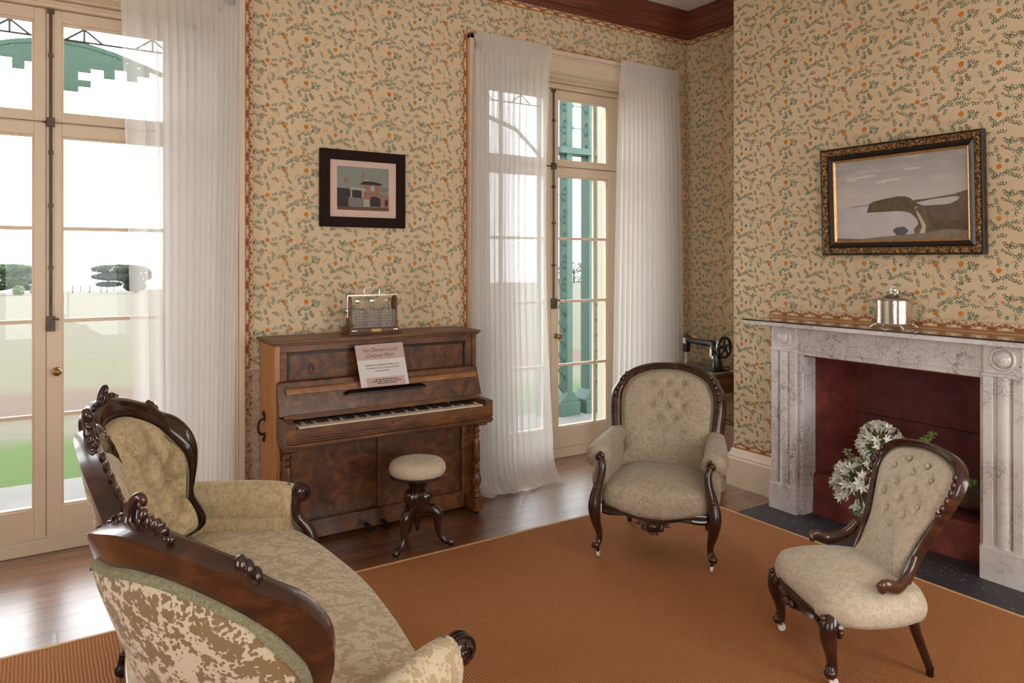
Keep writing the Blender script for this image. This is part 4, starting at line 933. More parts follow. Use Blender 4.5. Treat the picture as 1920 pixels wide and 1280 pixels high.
# ================================================================== ARMCHAIR (button-backed, by the right french door)
def cab_leg(pts, rads, parent, name='leg', mat_='mahog', n=12):
    mb = MB(); S = spline(pts, 6); Rr = [r[0] for r in spline([(r,) for r in rads], 6)]
    mb.tube(S, Rr, n, ell=1.0); return mb.build(name, M[mat_], parent, smooth=60, world=False)
def armchair():
    root = thing('armchair', 'carved mahogany armchair in taupe brocade with a buttoned arched back, standing on the rug', 'armchair', (2.995, 3.045, .0115), math.atan2(.79, -.61))
    B = lambda u, z: (-u, -.215-.37*(z-.42)+.75*u*u, z); f = frame_map(B)
    keys = []
    half = [((.312, .40), (.262, .40)), ((.312, .50), (.262, .50)), ((.326, .62), (.272, .62)), ((.338, .75), (.282, .75)), ((.332, .83), (.276, .82)), ((.300, .885), (.252, .868)), ((.285, .915), (.238, .888)), ((.225, .957), (.185, .920)), ((.12, .985), (.10, .945))]
    keys = half+[((0, .992), (0, .952))]+[((-a[0], a[1]), (-b_[0], b_[1])) for a, b_ in half[::-1]]
    mb = MB(); ring(mb, keys, f, [(0, -.03), (0, .014), (.12, .028), (.35, .034), (.5, .024), (.62, .026), (.85, .018), (1, .006), (1, -.03)], close=False)
    fr = mb.build('back_frame', M['mahog_l'], root, smooth=50, world=False)
    for s_ in (-1, 1):      # carved shoulders
        mb = MB()
        for k, (u, z) in enumerate(((.335, .80), (.327, .835), (.312, .865), (.296, .893), (.276, .918))):
            p = f(s_*u*.965, z-.004, .03); mb.ell(p, (.013, .014, .020), 8, 5)
        c = f(s_*.293, .886, .03); scroll(mb, c, (1, 0, 0), (0, 0, 1), .018, 1.2, .006, sgn=s_)
        mb.build('shoulder_carving', M['mahog'], fr, smooth=60, world=False)
    inner = [k[1] for k in keys]; loop = [(u*1.01, z+.002) for u, z in inner]
    mb = MB(); g2 = [((u*1.0, z), (u*.955, z-.010 if z > .5 else z)) for u, z in inner]
    ring(mb, g2, f, [(0, .002), (0, .012), (1, .014), (1, .002)], close=False); mb.build('braid', M['gimp'], root, smooth=50, world=False)
    BT = [(x, z) for z, xs in ((.868, (-.10, 0, .10)), (.80, (-.05, .05)), (.732, (-.10, 0, .10)), (.66, (-.05, .05)), (.592, (-.10, 0, .10))) for x in xs]
    pl_ = [(u*.96, z-.008 if z > .45 else .385) for u, z in inner]
    mb = MB(); wof = pad(mb, pl_, f, .052, .006, BT, .017, .015, rings=56)
    bp = mb.build('back_cushion', M['fab_c'], root, smooth='keep', world=False); buttons(bp, BT, f, wof, M['fab_c'], False, .007)
    mb = MB(); pad(mb, [(k[0][0]*.97, k[0][1]-.02 if k[0][1] > .45 else .30) for k in keys], f, .012, -.022, sign=-1, rings=10); mb.build('outside_back', M['fab_c'], root, smooth=60, world=False)
    # seat
    pln = [(0, .300), (.10, .302), (.20, .288), (.262, .255), (.286, .17), (.275, .0), (.245, -.15), (.19, -.235), (0, -.25), (-.19, -.235), (-.245, -.15), (-.275, .0), (-.286, .17), (-.262, .255), (-.20, .288), (-.10, .302)]
    mb = MB(); cushion(mb, pln, .275, .395, .055, .016, zbf=lambda p: (-.035*cos(min(1, abs(p[0])/.22)*pi*.5)+.012 if p[1] > .2 else 0)); mb.build('seat', M['fab_c'], root, smooth=180, world=False)
    # serpentine front rail with a carved cabochon
    top = lambda x: .275-.035*cos(min(1, abs(x)/.22)*pi/2)+.012; bot = lambda x: .232-.052*exp(-(x/.05)**2)-.012*cos(x/.28*pi*2)+.02*(abs(x)/.28)**3
    xs = [-.285+.57*i/40 for i in range(41)]; yf = lambda x: .302-.45*x*x
    mb = MB()
    f2 = lambda s, t: (xs[round(s*40)], yf(xs[round(s*40)])-.018+(.026+.008*sin(pi*min(1, max(0, (t-.3)/.4))))*(1 if .3 <= t <= .7 else (.0)), 0)
    b = len(mb.v)
    sec = [(0, 0), (0, 1), (.25, 1.15), (.5, 1.0), (.75, 1.25), (1, 1.0), (1, 0)]
    for x in xs:
        for q, d in sec: mb.v.append((x, yf(x)-.02+.026*d, top(x)*(1-q)+bot(x)*q))
    m = len(sec)
    for i in range(40):
        for k in range(m): mb.f.append((b+i*m+k, b+i*m+(k+1) % m, b+(i+1)*m+(k+1) % m, b+(i+1)*m+k)); mb.mi.append(0)
    rl = mb.build('seat_rail', M['mahog'], root, smooth=50, world=False)
    mb = MB(); mb.ell((0, .318, .212), (.026, .014, .018), 14, 9)
    for s_ in (-1, 1):
        scroll(mb, (s_*.042, .315, .205), (s_, 0, 0), (0, 0, 1), .018, 1.3, .006); scroll(mb, (s_*.018, .315, .185), (s_, 0, 0), (0, 0, -1), .014, 1.2, .005)
        mb.ell((s_*.072, .312, .222), (.024, .007, .008), 8, 5)
    mb.ell((0, .315, .178), (.014, .01, .010), 8, 5); mb.build('carved_cabochon', M['mahog_l'], rl, smooth=60, world=False)
    for s_ in (-1, 1):
        MB().box(s_*.262, -.22, .245, s_*.29, .24, .30).build('side_rail', M['mahog'], root, world=False)
        # padded arm: roll plus upholstered side
        mb = MB(); P = spline([(s_*.292, -.235, .575), (s_*.300, -.12, .565), (s_*.312, .05, .555), (s_*.318, .16, .548), (s_*.314, .235, .540)], 6)
        Rr = [.052+.016*sin(pi*min(1, i/(len(P)-1)*1.1)*.5) for i in range(len(P))]; mb.tube(P, Rr, 18, ell=1.0, up=(0, 0, 1))
        def fn(s, t):
            y = -.23+.462*s; th = pi*2*t; zc = .42; return (s_*(.278+.030*s*(1-abs(sin(th))*.3))+.042*cos(th)*s_*1.0, y, zc+.145*sin(th))
        mb.grid(fn, 12, 24); mb.add([fn(1, j/24) for j in range(24)], [tuple(range(24))]); mb.add([fn(0, j/24) for j in range(24)], [tuple(range(24))]); mb.build('arm_pad', M['fab_c'], root, smooth=180, world=False)
        # carved arm support flowing into the front leg
        mb = MB(); Sp = spline([(s_*.300, .242, .552), (s_*.290, .256, .525), (s_*.284, .266, .49), (s_*.290, .275, .44), (s_*.304, .282, .39), (s_*.318, .290, .33), (s_*.322, .298, .27), (s_*.312, .298, .20), (s_*.298, .286, .14), (s_*.298, .282, .10), (s_*.308, .292, .078)], 6)
        Rr = [r[0] for r in spline([(.014,), (.019,), (.021,), (.022,), (.026,), (.031,), (.034,), (.027,), (.019,), (.017,), (.022,)], 6)]
        mb.tube(Sp, Rr, 14, up=(0, 1, 0)); lg = mb.build('front_leg', M['mahog'], root, smooth=60, world=False)
        mb = MB(); scroll(mb, (s_*.303, .252, .545), (s_, 0, 0), (0, 0, 1), .026, 1.5, .009, sgn=-1); mb.ell((s_*.303, .262, .545), (.012, .010, .012), 8, 5)
        for k in range(6): mb.ell((s_*(.318+.003*k), .312-.001*k, .39-.022*k), (.007, .008, .012), 7, 5)
        for k in (-1, 1): mb.tube([(s_*(.289+k*.011), .282, .50), (s_*(.300+k*.012), .302, .41), (s_*(.318+k*.013), .318, .31)], .0035, 6)
        mb.build('leg_carving', M['mahog_l'], lg, smooth=60, world=False)
        mb = MB(); mb.ell((s_*.312, .305, .072), (.024, .022, .022), 12, 8); mb.build('scroll_foot', M['mahog'], lg, smooth=60, world=False)
        cs = MB().tube([(s_*.306, .288, .075), (s_*.304, .284, .03)], [.012, .008], 8).build('castor', M['dkmetal'], root, smooth=60, world=False)
        MB().lathe([(.008, -.009), (.019, -.007), (.019, .007), (.008, .009)], (s_*.304, .276, .019), 16, axis='x').build('wheel', M['porcelain'], cs, smooth=40, world=False)
        cab_leg([(s_*.235, -.19, .30), (s_*.235, -.22, .20), (s_*.235, -.28, .10), (s_*.238, -.33, .0)], [.022, .021, .018, .015], root, 'rear_leg')
    return root
armchair()

# ================================================================== LOW NURSING CHAIR (right foreground)
def nursing_chair():
    KN = .93
    root = thing('nursing_chair', 'low armless balloon-back chair in oyster brocade with short scrolled hip rests, before the fireplace', 'chair', (2.845, 1.763, .0115), math.atan2(.89, .455))
    B = lambda u, z: (-u*KN, -.135-.44*(z-.40)+.35*u*u, z-.10*max(0, z-.4)); f = frame_map(B)
    half = [((.200, .30), (.160, .30)), ((.200, .42), (.160, .43)), ((.208, .50), (.172, .51)), ((.234, .60), (.200, .605)), ((.266, .70), (.232, .695)), ((.282, .77), (.246, .762)), ((.272, .832), (.234, .812)), ((.222, .880), (.190, .850)), ((.12, .904), (.10, .872))]
    keys = half+[((0, .911), (0, .880))]+[((-a[0], a[1]), (-b_[0], b_[1])) for a, b_ in half[::-1]]
    mb = MB(); ring(mb, keys, f, [(0, -.014), (0, .008), (.10, .018), (.3, .025), (.48, .018), (.6, .022), (.85, .015), (1, .004), (1, -.014)], close=False)
    fr = mb.build('back_frame', M['mahog_l'], root, smooth=50, world=False)
    for s_ in (-1, 1):
        mb = MB()
        for k, (u, z) in enumerate(((.268, .655), (.275, .69), (.282, .725), (.285, .758), (.280, .79), (.268, .82))):
            p = f(s_*(u-.012), z, .028); mb.ell(p, (.009, .011, .019), 8, 5)
        scroll(mb, f(s_*.262, .665, .03), (1, 0, 0), (0, 0, 1), .014, 1.2, .005, sgn=s_)
        mb.build('shoulder_carving', M['mahog_l'], fr, smooth=60, world=False)
    inner = [k[1] for k in keys]
    mb = MB(); ring(mb, [((u, z), (u*.955, z-.009 if z > .5 else z)) for u, z in inner], f, [(0, .002), (0, .011), (1, .013), (1, .002)], close=False); mb.build('braid', M['gimp'], root, smooth=50, world=False)
    BT = [(x, z) for z, xs in ((.815, (-.065, .065)), (.765, (-.13, 0, .13)), (.70, (-.065, .065)), (.645, (-.12, 0, .12)), (.585, (-.06, .06)), (.53, (0,))) for x in xs]
    mb = MB(); wof = pad(mb, [(u*.965, z-.006 if z > .45 else .31) for u, z in inner], f, .05, .006, BT, .016, .015, rings=56)
    bp = mb.build('back_cushion', M['fab_n'], root, smooth='keep', world=False); buttons(bp, BT, f, wof, M['fab_n'], False, .007)
    mb = MB(); pad(mb, [(k[0][0]*.96, k[0][1]-.018 if k[0][1] > .45 else .26) for k in keys], f, .012, -.016, sign=-1, rings=10); mb.build('outside_back', M['fab_n'], root, smooth=60, world=False)
    pln = [(0, .248), (.12, .248), (.205, .225), (.258, .15), (.268, .04), (.245, -.08), (.19, -.16), (0, -.18), (-.19, -.16), (-.245, -.08), (-.268, .04), (-.258, .15), (-.205, .225), (-.12, .248)]
    mb = MB(); cushion(mb, pln, .245, .345, .062, .022, zbf=lambda p: (.02 if p[1] > .15 and abs(p[0]) < .14 else 0)); mb.build('seat', M['fab_n'], root, smooth=180, world=False)
    # serpentine front rail
    xs = [-.235+.47*i/40 for i in range(41)]; yf = lambda x: .268-1.1*x*x if abs(x) > .0 else .268
    top = lambda x: .268-.0*x; bot = lambda x: .228-.022*exp(-((abs(x)-.0)/.06)**2)-.035*(abs(x)/.235)**3
    sec = [(0, 0), (0, 1), (.3, 1.2), (.6, .95), (.85, 1.25), (1, 1.0), (1, 0)]
    mb = MB(); b = 0; m = len(sec)
    for x in xs:
        for q, d in sec: mb.v.append((x, yf(x)-.012+.024*d, top(x)*(1-q)+bot(x)*q))
    for i in range(40):
        for k in range(m): mb.f.append((i*m+k, i*m+(k+1) % m, (i+1)*m+(k+1) % m, (i+1)*m+k)); mb.mi.append(0)
    rl = mb.build('seat_rail', M['mahog'], root, smooth=50, world=False)
    mb = MB(); mb.ell((0, .296, .232), (.020, .012, .015), 12, 8)
    for s_ in (-1, 1): scroll(mb, (s_*.03, .292, .232), (s_, 0, 0), (0, 0, 1), .014, 1.2, .005)
    mb.build('carved_cabochon', M['mahog_l'], rl, smooth=60, world=False)
    for s_ in (-1, 1):
        lg = cab_leg([(s_*.205, .212, .275), (s_*.218, .232, .235), (s_*.220, .238, .185), (s_*.212, .225, .13), (s_*.208, .218, .085), (s_*.212, .224, .052)], [.028, .036, .031, .023, .020, .025], root, 'front_leg')
        mb = MB()
        for k in range(5): mb.ell((s_*(.214+.003*k), .258-.0*k, .265-.018*k), (.013-.001*k, .013, .014), 8, 5)
        scroll(mb, (s_*.248, .205, .225), (s_, .3, 0), (0, 0, 1), .018, 1.3, .007, sgn=-1); scroll(mb, (s_*.185, .252, .232), (-s_, 0, 0), (0, 0, 1), .016, 1.2, .006)
        mb.build('leg_carving', M['mahog_l'], lg, smooth=60, world=False)
        MB().ell((s_*.214, .228, .052), (.026, .024, .022), 12, 8).build('scroll_foot', M['mahog'], lg, smooth=60, world=False)
        cs = MB().tube([(s_*.212, .222, .05), (s_*.212, .218, .024)], [.012, .008], 8).build('castor', M['brass'], root, smooth=60, world=False)
        MB().lathe([(.008, -.008), (.017, -.006), (.017, .006), (.008, .008)], (s_*.212, .213, .017), 16, axis='x').build('wheel', M['porcelain'], cs, smooth=40, world=False)
        mb = MB(); mb.tube(spline([(s_*.175, -.12, .27), (s_*.178, -.15, .17), (s_*.185, -.20, .035)], 6), [.024-.0007*k for k in range(13)], 8); mb.build('rear_leg', M['mahog'], root, smooth=60, world=False)
        MB().tube([(s_*.185, -.201, .04), (s_*.185, -.203, .0)], [.015, .013], 8).build('castor', M['dkmetal'], root, smooth=60, world=False)
        # hip rest: flat shaped bracket ending in a rounded scroll
        mb = MB(); Sp = spline([(s_*.196, -.135, .475), (s_*.214, -.10, .425), (s_*.238, -.05, .392), (s_*.252, -.015, .385), (s_*.260, .022, .398), (s_*.259, .045, .394), (s_*.255, .048, .372)], 6)
        Rr = [r[0] for r in spline([(.020,), (.022,), (.026,), (.026,), (.026,), (.024,), (.014,)], 6)]
        mb.tube(Sp, Rr, 12, ell=.62, up=(0, 0, 1)); mb.build('hip_rest', M['mahog_l'], root, smooth=60, world=False)
    return root
nursing_chair()

# ================================================================== CONVERSATION SOFA (left foreground)
SX, SY = .55, 2.575
sofa = thing('sofa', 'triple-backed carved mahogany sofa in gold damask, seen end-on in the left foreground', 'sofa', (SX+.022, SY, .0115), radians(-1.3))
sofa.location = (SX, SY, 0)
def curve3(K): 
    S = spline(K, 12); n = len(S)-1
    def g(s):
        if s <= 0: a, b, t = V3(S[0]), V3(S[1]), s*n
        elif s >= 1: a, b, t = V3(S[-2]), V3(S[-1]), (s-1)*n+1
        else: i = min(int(s*n), n-1); a, b, t = V3(S[i]), V3(S[i+1]), s*n-i
        return a+(b-a)*t
    return g
def wing(mirror):
    PT = curve3([(.105, 1.95), (.150, 1.80), (.24, 1.66), (.37, 1.555), (.52, 1.48)]); PB = curve3([(.31, 2.02), (.34, 1.90), (.41, 1.78), (.52, 1.70), (.65, 1.66)])
    def P(s, z):
        t = (1.0-z)/.6; a, b = PT(s), PB(s); q = a+(b-a)*t; return (q.x, (2*SY-q.y) if mirror else q.y, z)
    f0 = frame_map(P); sg = -1 if not mirror else 1
    f = lambda u, v, w_: f0(u, v, w_*sg)      # +w towards the sitter
    keys = [((0, .44), (.10, .46)), ((-.01, .60), (.10, .60)), ((-.02, .80), (.10, .80)), ((-.015, .95), (.12, .905)), ((.06, 1.015), (.20, .955)), ((.20, 1.05), (.34, .975)), ((.36, 1.068), (.48, .972)), ((.52, 1.05), (.62, .945)), ((.70, 1.015), (.75, .905)), ((.78, 1.0), (.80, .885)), ((.84, .965), (.86, .85)), ((.97, .925), (.92, .80)), ((1.06, .86), (.955, .76)), ((1.08, .79), (.96, .71)), ((1.04, .72), (.94, .66)), ((.98, .66), (.90, .60)), ((.93, .60), (.86, .55)), ((.90, .44), (.84, .44))]
    sq = lambda p: (p[0] if p[0] < .5 else .5+(p[0]-.5)*.77, p[1])
    keys = [(sq(a), sq(b_)) for a, b_ in keys]
    mb = MB(); ring(mb, keys, f, [(0, -.028), (0, .016), (.10, .032), (.30, .040), (.5, .030), (.62, .034), (.85, .024), (1, .010), (1, -.030)], close=True, n=6)
    fr = mb.build('back_frame', M['mahog'] if mirror else M['mahog_l'], sofa, smooth=50)
    inner = [k[1] for k in keys]
    # crest carving and notch ears
    mb = MB(); c = f(.30, 1.040, .012); a = f(.40, 1.062, .012)-f(.20, 1.045, .012); crest(mb, c, a, (0, 0, 1), f(.3, 1.05, .1)-f(.3, 1.05, 0), .95); mb.build('crest_carving', M['mahog'], fr, smooth=60)
    mb = MB()
    for s_, z in ((.705, .998), (.725, .988), (.745, .970)): mb.ell(f(s_, z, .01), (.015, .02, .022), 9, 6)
    mb.build('ear_carving', M['mahog'], fr, smooth=60); mb = MB(); mb.ell(f(.0, .965, .035), (.02, .02, .02), 8, 5)
    scroll(mb, f(.0, .965, .042), f(.2, .96, 0)-f(0, .96, 0), (0, 0, 1), .022, 1.4, .008)
    mb.build('ear_carving', M['mahog'], fr, smooth=60)
    BT = [sq(p) for p in [(.52, .845), (.80, .80), (.34, .74), (.62, .70), (.86, .64), (.42, .60), (.68, .55)]]
    cr = [((.52, .845), (.62, .70)), ((.80, .80), (.62, .70)), ((.52, .845), (.34, .74)), ((.34, .74), (.42, .60)), ((.62, .70), (.42, .60)), ((.62, .70), (.86, .64)), ((.62, .70), (.68, .55)), ((.86, .64), (.68, .55)), ((.42, .60), (.46, .48)), ((.68, .55), (.60, .46)), ((.52, .845), (.54, .93)), ((.80, .80), (.86, .84)), ((.34, .74), (.22, .86))]
    cr = [(sq(a), sq(b_)) for a, b_ in cr]
    mb = MB(); lo = [(u+(.5-u)*.03, max(z, .40)) for u, z in inner]
    wof = pad(mb, lo, f, .10, .010, BT, .060, .040, rings=72, creases=cr, n=10, cd=.75)
    bp = mb.build('back_cushion', M['fab'], sofa, smooth='keep'); buttons(bp, BT, f, wof, M['fab'], True, .004)
    mb = MB(); ring(mb, [(i, (i[0]+(.5-i[0])*.05, i[1]+(.68-i[1])*.05)) for i in inner], f, [(0, .004), (0, .016), (1, .018), (1, .004)], close=True); mb.build('inner_braid', M['gimp'], sofa, smooth=50)
    # outside upholstery and braid: runs full width at the rear edge
    oz = [(-.03, .40), (-.035, .60), (-.04, .80), (-.03, .93), (.06, .950), (.20, .962), (.34, .980), (.48, .977), (.62, .950), (.75, .910), (.80, .890), (.86, .855), (.92, .805), (.955, .76), (.96, .71), (.94, .66), (.90, .58), (.86, .46), (.84, .36), (.40, .34), (.0, .34)]
    oz = [sq(p) for p in oz]
    mb = MB(); pad(mb, oz, f, .030, -.030, sign=-1, rings=24, n=8); mb.build('outside_back', M['fab_out'], sofa, smooth='keep')
    oo = oz[3:18]; mb = MB(); ring(mb, [((u+(.008 if i > 7 else 0), z+.008), (u-(.016 if i > 7 else 0), z-(.006 if i < 12 else .002))) for i, (u, z) in enumerate(oo)], f, [(0, -.026), (0, -.036), (.5, -.044), (1, -.046), (1, -.026)], close=False); mb.build('outer_braid', M['gimp'], sofa, smooth=50)
    return f
FA = wing(False); FB = wing(True)
def centre_back():
    P = lambda u, z: (.075+.235*(1.15-z)-.05*(u/.6)**2*-1, SY-u, z); f0 = frame_map(P); f = lambda u, v, w_: f0(u, v, w_ if f0(0, .8, .1).x > f0(0, .8, 0).x else -w_)
    half = [((.46, .50), (.40, .52)), ((.55, .62), (.48, .63)), ((.585, .76), (.505, .76)), ((.55, .90), (.475, .875)), ((.44, 1.0), (.38, .945)), ((.28, 1.06), (.24, .985)), ((.13, 1.09), (.11, 1.0))]
    keys = half+[((0, 1.10), (0, 1.005))]+[((-a[0], a[1]), (-b_[0], b_[1])) for a, b_ in half[::-1]]+[((0, .48), (0, .50))]
    mb = MB(); ring(mb, keys, f, [(0, -.028), (0, .016), (.10, .032), (.30, .040), (.5, .030), (.62, .034), (.85, .024), (1, .010), (1, -.028)], n=7); fr = mb.build('back_frame', M['mahog'], sofa, smooth=50)
    mb = MB(); crest(mb, f(0, 1.085, .012), (0, -1, 0), f(0, 1.1, 0)-f(0, 1.0, 0), (1, 0, 0), 1.15)
    mb.build('crest_carving', M['mahog'], fr, smooth=60)
    for s_ in (-1, 1):
        mb = MB()
        for k, (u, z) in enumerate(((.20, 1.07), (.26, 1.055), (.32, 1.035), (.38, 1.01), (.44, .985), (.50, .93), (.53, .88))): mb.ell(f(s_*u, z, .030), (.010, .040, .016), 8, 5)
        mb.build('shoulder_carving', M['mahog'], fr, smooth=60)
    BT = [(x, z) for z, xs in ((.88, (-.2, 0, .2)), (.77, (-.3, -.1, .1, .3)), (.66, (-.2, 0, .2)), (.57, (-.3, -.1, .1, .3))) for x in xs]
    mb = MB(); wof = pad(mb, [k[1] for k in keys], f, .085, .01, BT, .04, .045, rings=44, n=7); bp = mb.build('back_cushion', M['fab'], sofa, smooth='keep'); buttons(bp, BT, f, wof, M['fab'], True)
    mb = MB(); pad(mb, [((k[0][0]+k[1][0])/2, (k[0][1]+k[1][1])/2) for k in keys], f, .015, -.02, sign=-1, rings=10); mb.build('outside_back', M['fab_out'], sofa, smooth=60)
centre_back()
# seat
fr_ = [(.86, 3.46), (.935, 3.34), (.975, 3.16), (1.0, 2.95), (1.02, 2.68), (1.01, 2.40), (.985, 2.15), (.955, 1.95), (.92, 1.80), (.86, 1.70)]
pln = fr_+[(.70, 1.64), (.52, 1.66), (.38, 1.78), (.30, 1.95), (.24, 2.3), (.22, 2.6), (.24, 2.9), (.30, 3.2), (.38, 3.38), (.52, 3.50), (.70, 3.52)]
mb = MB(); cushion(mb, pln, .27, .405, .045, .014, n=8, rings=20); mb.build('seat', M['fab_seat'], sofa, smooth='keep' if False else 180)
mb = MB(); S = spline(pln, 6, True); cx = sum(p[0] for p in S)/len(S); cy = sum(p[1] for p in S)/len(S)
rr = [((p[0]-cx)*1.012+cx, (p[1]-cy)*1.006+cy) for p in S]
b = 0; n = len(rr)
for z, k in ((.278, 0), (.275, .012), (.255, .018), (.245, .010), (.225, .016), (.215, 0), (.215, -.03)):
    for x, y in rr: mb.v.append((x+(x-cx)*k*1.6, y+(y-cy)*k, z))
for i in range(6):
    for k in range(n): mb.f.append((i*n+k, i*n+(k+1) % n, (i+1)*n+(k+1) % n, (i+1)*n+k)); mb.mi.append(0)
mb.build('seat_rail', M['mahog'], sofa, smooth=50)
for mir in (False, True):
    Y = lambda y: (2*SY-y) if mir else y; sgn = -1 if mir else 1
    # padded arm
    mb = MB(); P = spline([(.50, Y(1.53), .535), (.60, Y(1.575), .527), (.74, Y(1.66), .527), (.86, Y(1.735), .528), (.930, Y(1.775), .522)], 6)
    Rr = [.085+.012*sin(pi*i/(len(P)-1)) for i in range(len(P))]
    mb.tube(P, Rr, 22, ell=.62, up=(0, 0, 1))
    def fn(s, t):
        p = P[min(len(P)-1, round(s*(len(P)-1)))]; a = 2*pi*t; d = V3((.42, Y(1.0)-Y(.74), 0)).normalized(); nrm = V3((-d.y, d.x, 0)); q = V3((p[0], p[1], .42))+nrm*(.045*cos(a)); return (q.x, q.y, .42+.15*sin(a))
    mb.grid(fn, len(P)-1, 24); mb.add([fn(1, j/24) for j in range(24)], [tuple(range(24))]); mb.add([fn(0, j/24) for j in range(24)], [tuple(range(24))]); mb.build('arm_pad', M['fab'] if mir else M['fab_seat'], sofa, smooth=180)
    mb = MB(); K = [(.935, 1.775, .578), (.955, 1.778, .565), (.950, 1.778, .535), (.945, 1.775, .50), (.955, 1.775, .455), (.985, 1.79, .415), (1.005, 1.80, .37), (1.01, 1.80, .31), (.995, 1.79, .24), (.97, 1.775, .16), (.965, 1.77, .10), (.985, 1.78, .065)]
    Rr = [r[0] for r in spline([(.016,), (.026,), (.026,), (.024,), (.024,), (.026,), (.030,), (.036,), (.034,), (.024,), (.019,), (.024,)], 5)]
    mb.tube(spline([(a, Y(b_), c) for a, b_, c in K], 5), Rr, 14, up=(0, 1, 0)); lg = mb.build('front_leg', M['mahog'], sofa, smooth=60)
    mb = MB(); c = (.958, Y(1.778), .563)
    mb.lathe([(.006, -.036), (.020, -.034), (.030, -.030), (.038, -.018), (.040, 0), (.038, .018), (.030, .030), (.020, .034), (.006, .036)], (0, 0, 0), 24, axis='y')
    mb.v = [(x+c[0]+.010, y+c[1], z+c[2]) for x, y, z in mb.v]
    for k in (-1, 0, 1): mb.tube([(c[0]+.010+.0405*cos(a), c[1]+k*.016, c[2]+.0405*sin(a)) for a in [pi*1.05-i*pi*1.5/14 for i in range(15)]], .0045, 6)
    for k in (-1, 1): scroll(mb, (c[0]+.010, c[1]+k*.036, c[2]), (1, 0, 0), (0, 0, 1), .026, 1.4, .006)
    for k in range(3): mb.ell((c[0]-.028-.004*k, c[1]+(k-1)*.020, c[2]+.024), (.010, .010, .009), 8, 5)
    mb.build('arm_scroll', M['mahog'], lg, smooth=60)
    mb = MB(); mb.tube(spline([(.915, Y(1.775), .612), (.928, Y(1.77), .565), (.922, Y(1.768), .52), (.925, Y(1.768), .46), (.955, Y(1.78), .41), (.985, Y(1.80), .395)], 6), .014, 8, ell=.5, up=(0, 1, 0)); mb.build('arm_braid', M['gimp'], sofa, smooth=60)
    MB().tube([(.982, Y(1.778), .07), (.98, Y(1.778), .03)], [.016, .010], 8).build('castor', M['dkmetal'], sofa, smooth=60)
    mb = MB(); mb.tube(spline([(.33, Y(1.93), .27), (.29, Y(1.93), .16), (.235, Y(1.93), .075)], 6), [.028-.0008*k for k in range(13)], 8); mb.build('rear_leg', M['mahog'], sofa, smooth=60)
    cs = MB().tube([(.236, Y(1.93), .09), (.225, Y(1.93), .05)], [.018, .012], 8).build('castor', M['dkmetal'], sofa, smooth=60)
    MB().ell((.232, Y(1.93), .030), (.030, .022, .030), 14, 10).build('wheel', M['dkmetal'], cs, smooth=60)
sofa.location = (SX+.022, SY, .0115); sofa.rotation_euler = (0, 0, radians(-1.3))

# ================================================================== UPRIGHT PIANO
pn = thing('upright_piano', 'burr walnut upright piano with turned columns standing against the wallpapered wall', 'piano', (1.775, 4.37, 0))
XL, XE, YF, YBK = 1.115, 2.435, 4.20, 4.53
def pbox(name, m, a, bev=.003, parent=pn, extra=()):
    mb = MB().box(*a)
    for e in extra: mb.box(*e)
    return mb.build(name, M[m] if isinstance(m, str) else m, parent, bevel=bev)
sp = pbox('side_panel', 'pine', (XL, YF, 0.015, XL+.028, YBK, 1.162)); sp['label'] = 'golden faded left side panel'
pbox('side_panel', 'walnut', (XE-.028, YF, 0.015, XE, YBK, 1.162))
pbox('lid', 'walnut', (XL-.022, YF-.028, 1.172, XE+.022, YBK+.01, 1.188), .004, extra=((XL-.012, YF-.018, 1.160, XE+.012, YBK+.005, 1.173),))
pbox('upper_frame', 'walnut', (XL+.028, YF+.012, 1.118, XE-.028, YF+.05, 1.160), .002, extra=((XL+.028, YF+.012, .80, XL+.072, YF+.05, 1.118), (XE-.072, YF+.012, .80, XE-.028, YF+.05, 1.118)))
mb = MB(); x0, x1, z1 = XL+.072, XE-.072, 1.118
for a in ((x0, z1-.014, x1, z1), (x0, .8, x0+.014, z1-.014), (x1-.014, .8, x1, z1-.014)): mb.box(a[0], YF+.008, a[1], a[2], YF+.04, a[3])
mb.build('ebonised_bead', M['blackw'], pn, bevel=.003)
pbox('upper_panel', 'burr', (x0+.014, YF+.024, .80, x1-.014, YF+.045, z1-.014), 0)
# candle-sconce shaped inlay marks on the upper panel
for x in (1.33, 2.21):
    mb = MB()
    for k in range(3): mb.tube([(x+(.020-.006*k)*cos(a)*.9, YF+.0235, 1.01+(.034-.008*k)*sin(a)) for a in [2*pi*i/16 for i in range(16)]], .0012, 4, close=True)
    mb.ell((x, YF+.024, .968), (.004, .002, .008), 6, 4); mb.build('panel_inlay', M['blackw'], pn)
# open fallboard leaning back, with its nosing strip
F0, F1 = (4.135, .772), (4.185, .955)
fb = lambda u, v, w_: (u, F0[0]+(F1[0]-F0[0])*v-w_*.96, F0[1]+(F1[1]-F0[1])*v-w_*.27)
mb = MB(); mb.prism([(XL+.002, 0), (XE-.002, 0), (XE-.012, .96), (XE-.02, 1.0), (XL+.02, 1.0), (XL+.004, .94)], fb, -.012, .014); fbd = mb.build('fallboard', M['burr'], pn, bevel=.003)
mb = MB(); mb.prism([(XL+.045, .66), (XE-.03, .66), (XE-.03, .86), (XL+.045, .86)], fb, .014, .036); mb.build('fallboard_nosing', wood('pale_worn_walnut', (96, 56, 28), (146, 94, 52), (184, 130, 82), (2, 8, 8), .42, .1, 2.5), fbd, bevel=.006)
mb = MB(); mb.prism([(1.50, .56), (1.56, .55), (1.98, .55), (2.03, .565), (2.0, .61), (1.53, .61)], fb, .014, .060); mb.prism([(1.60, .45), (1.94, .45), (1.90, .56), (1.64, .56)], fb, .014, .022); mb.build('music_ledge', M['blackw'], fbd, bevel=.003)
pbox('key_slip_back', 'walnut', (XL+.03, 4.115, .745, XE-.03, 4.15, .775), .003)
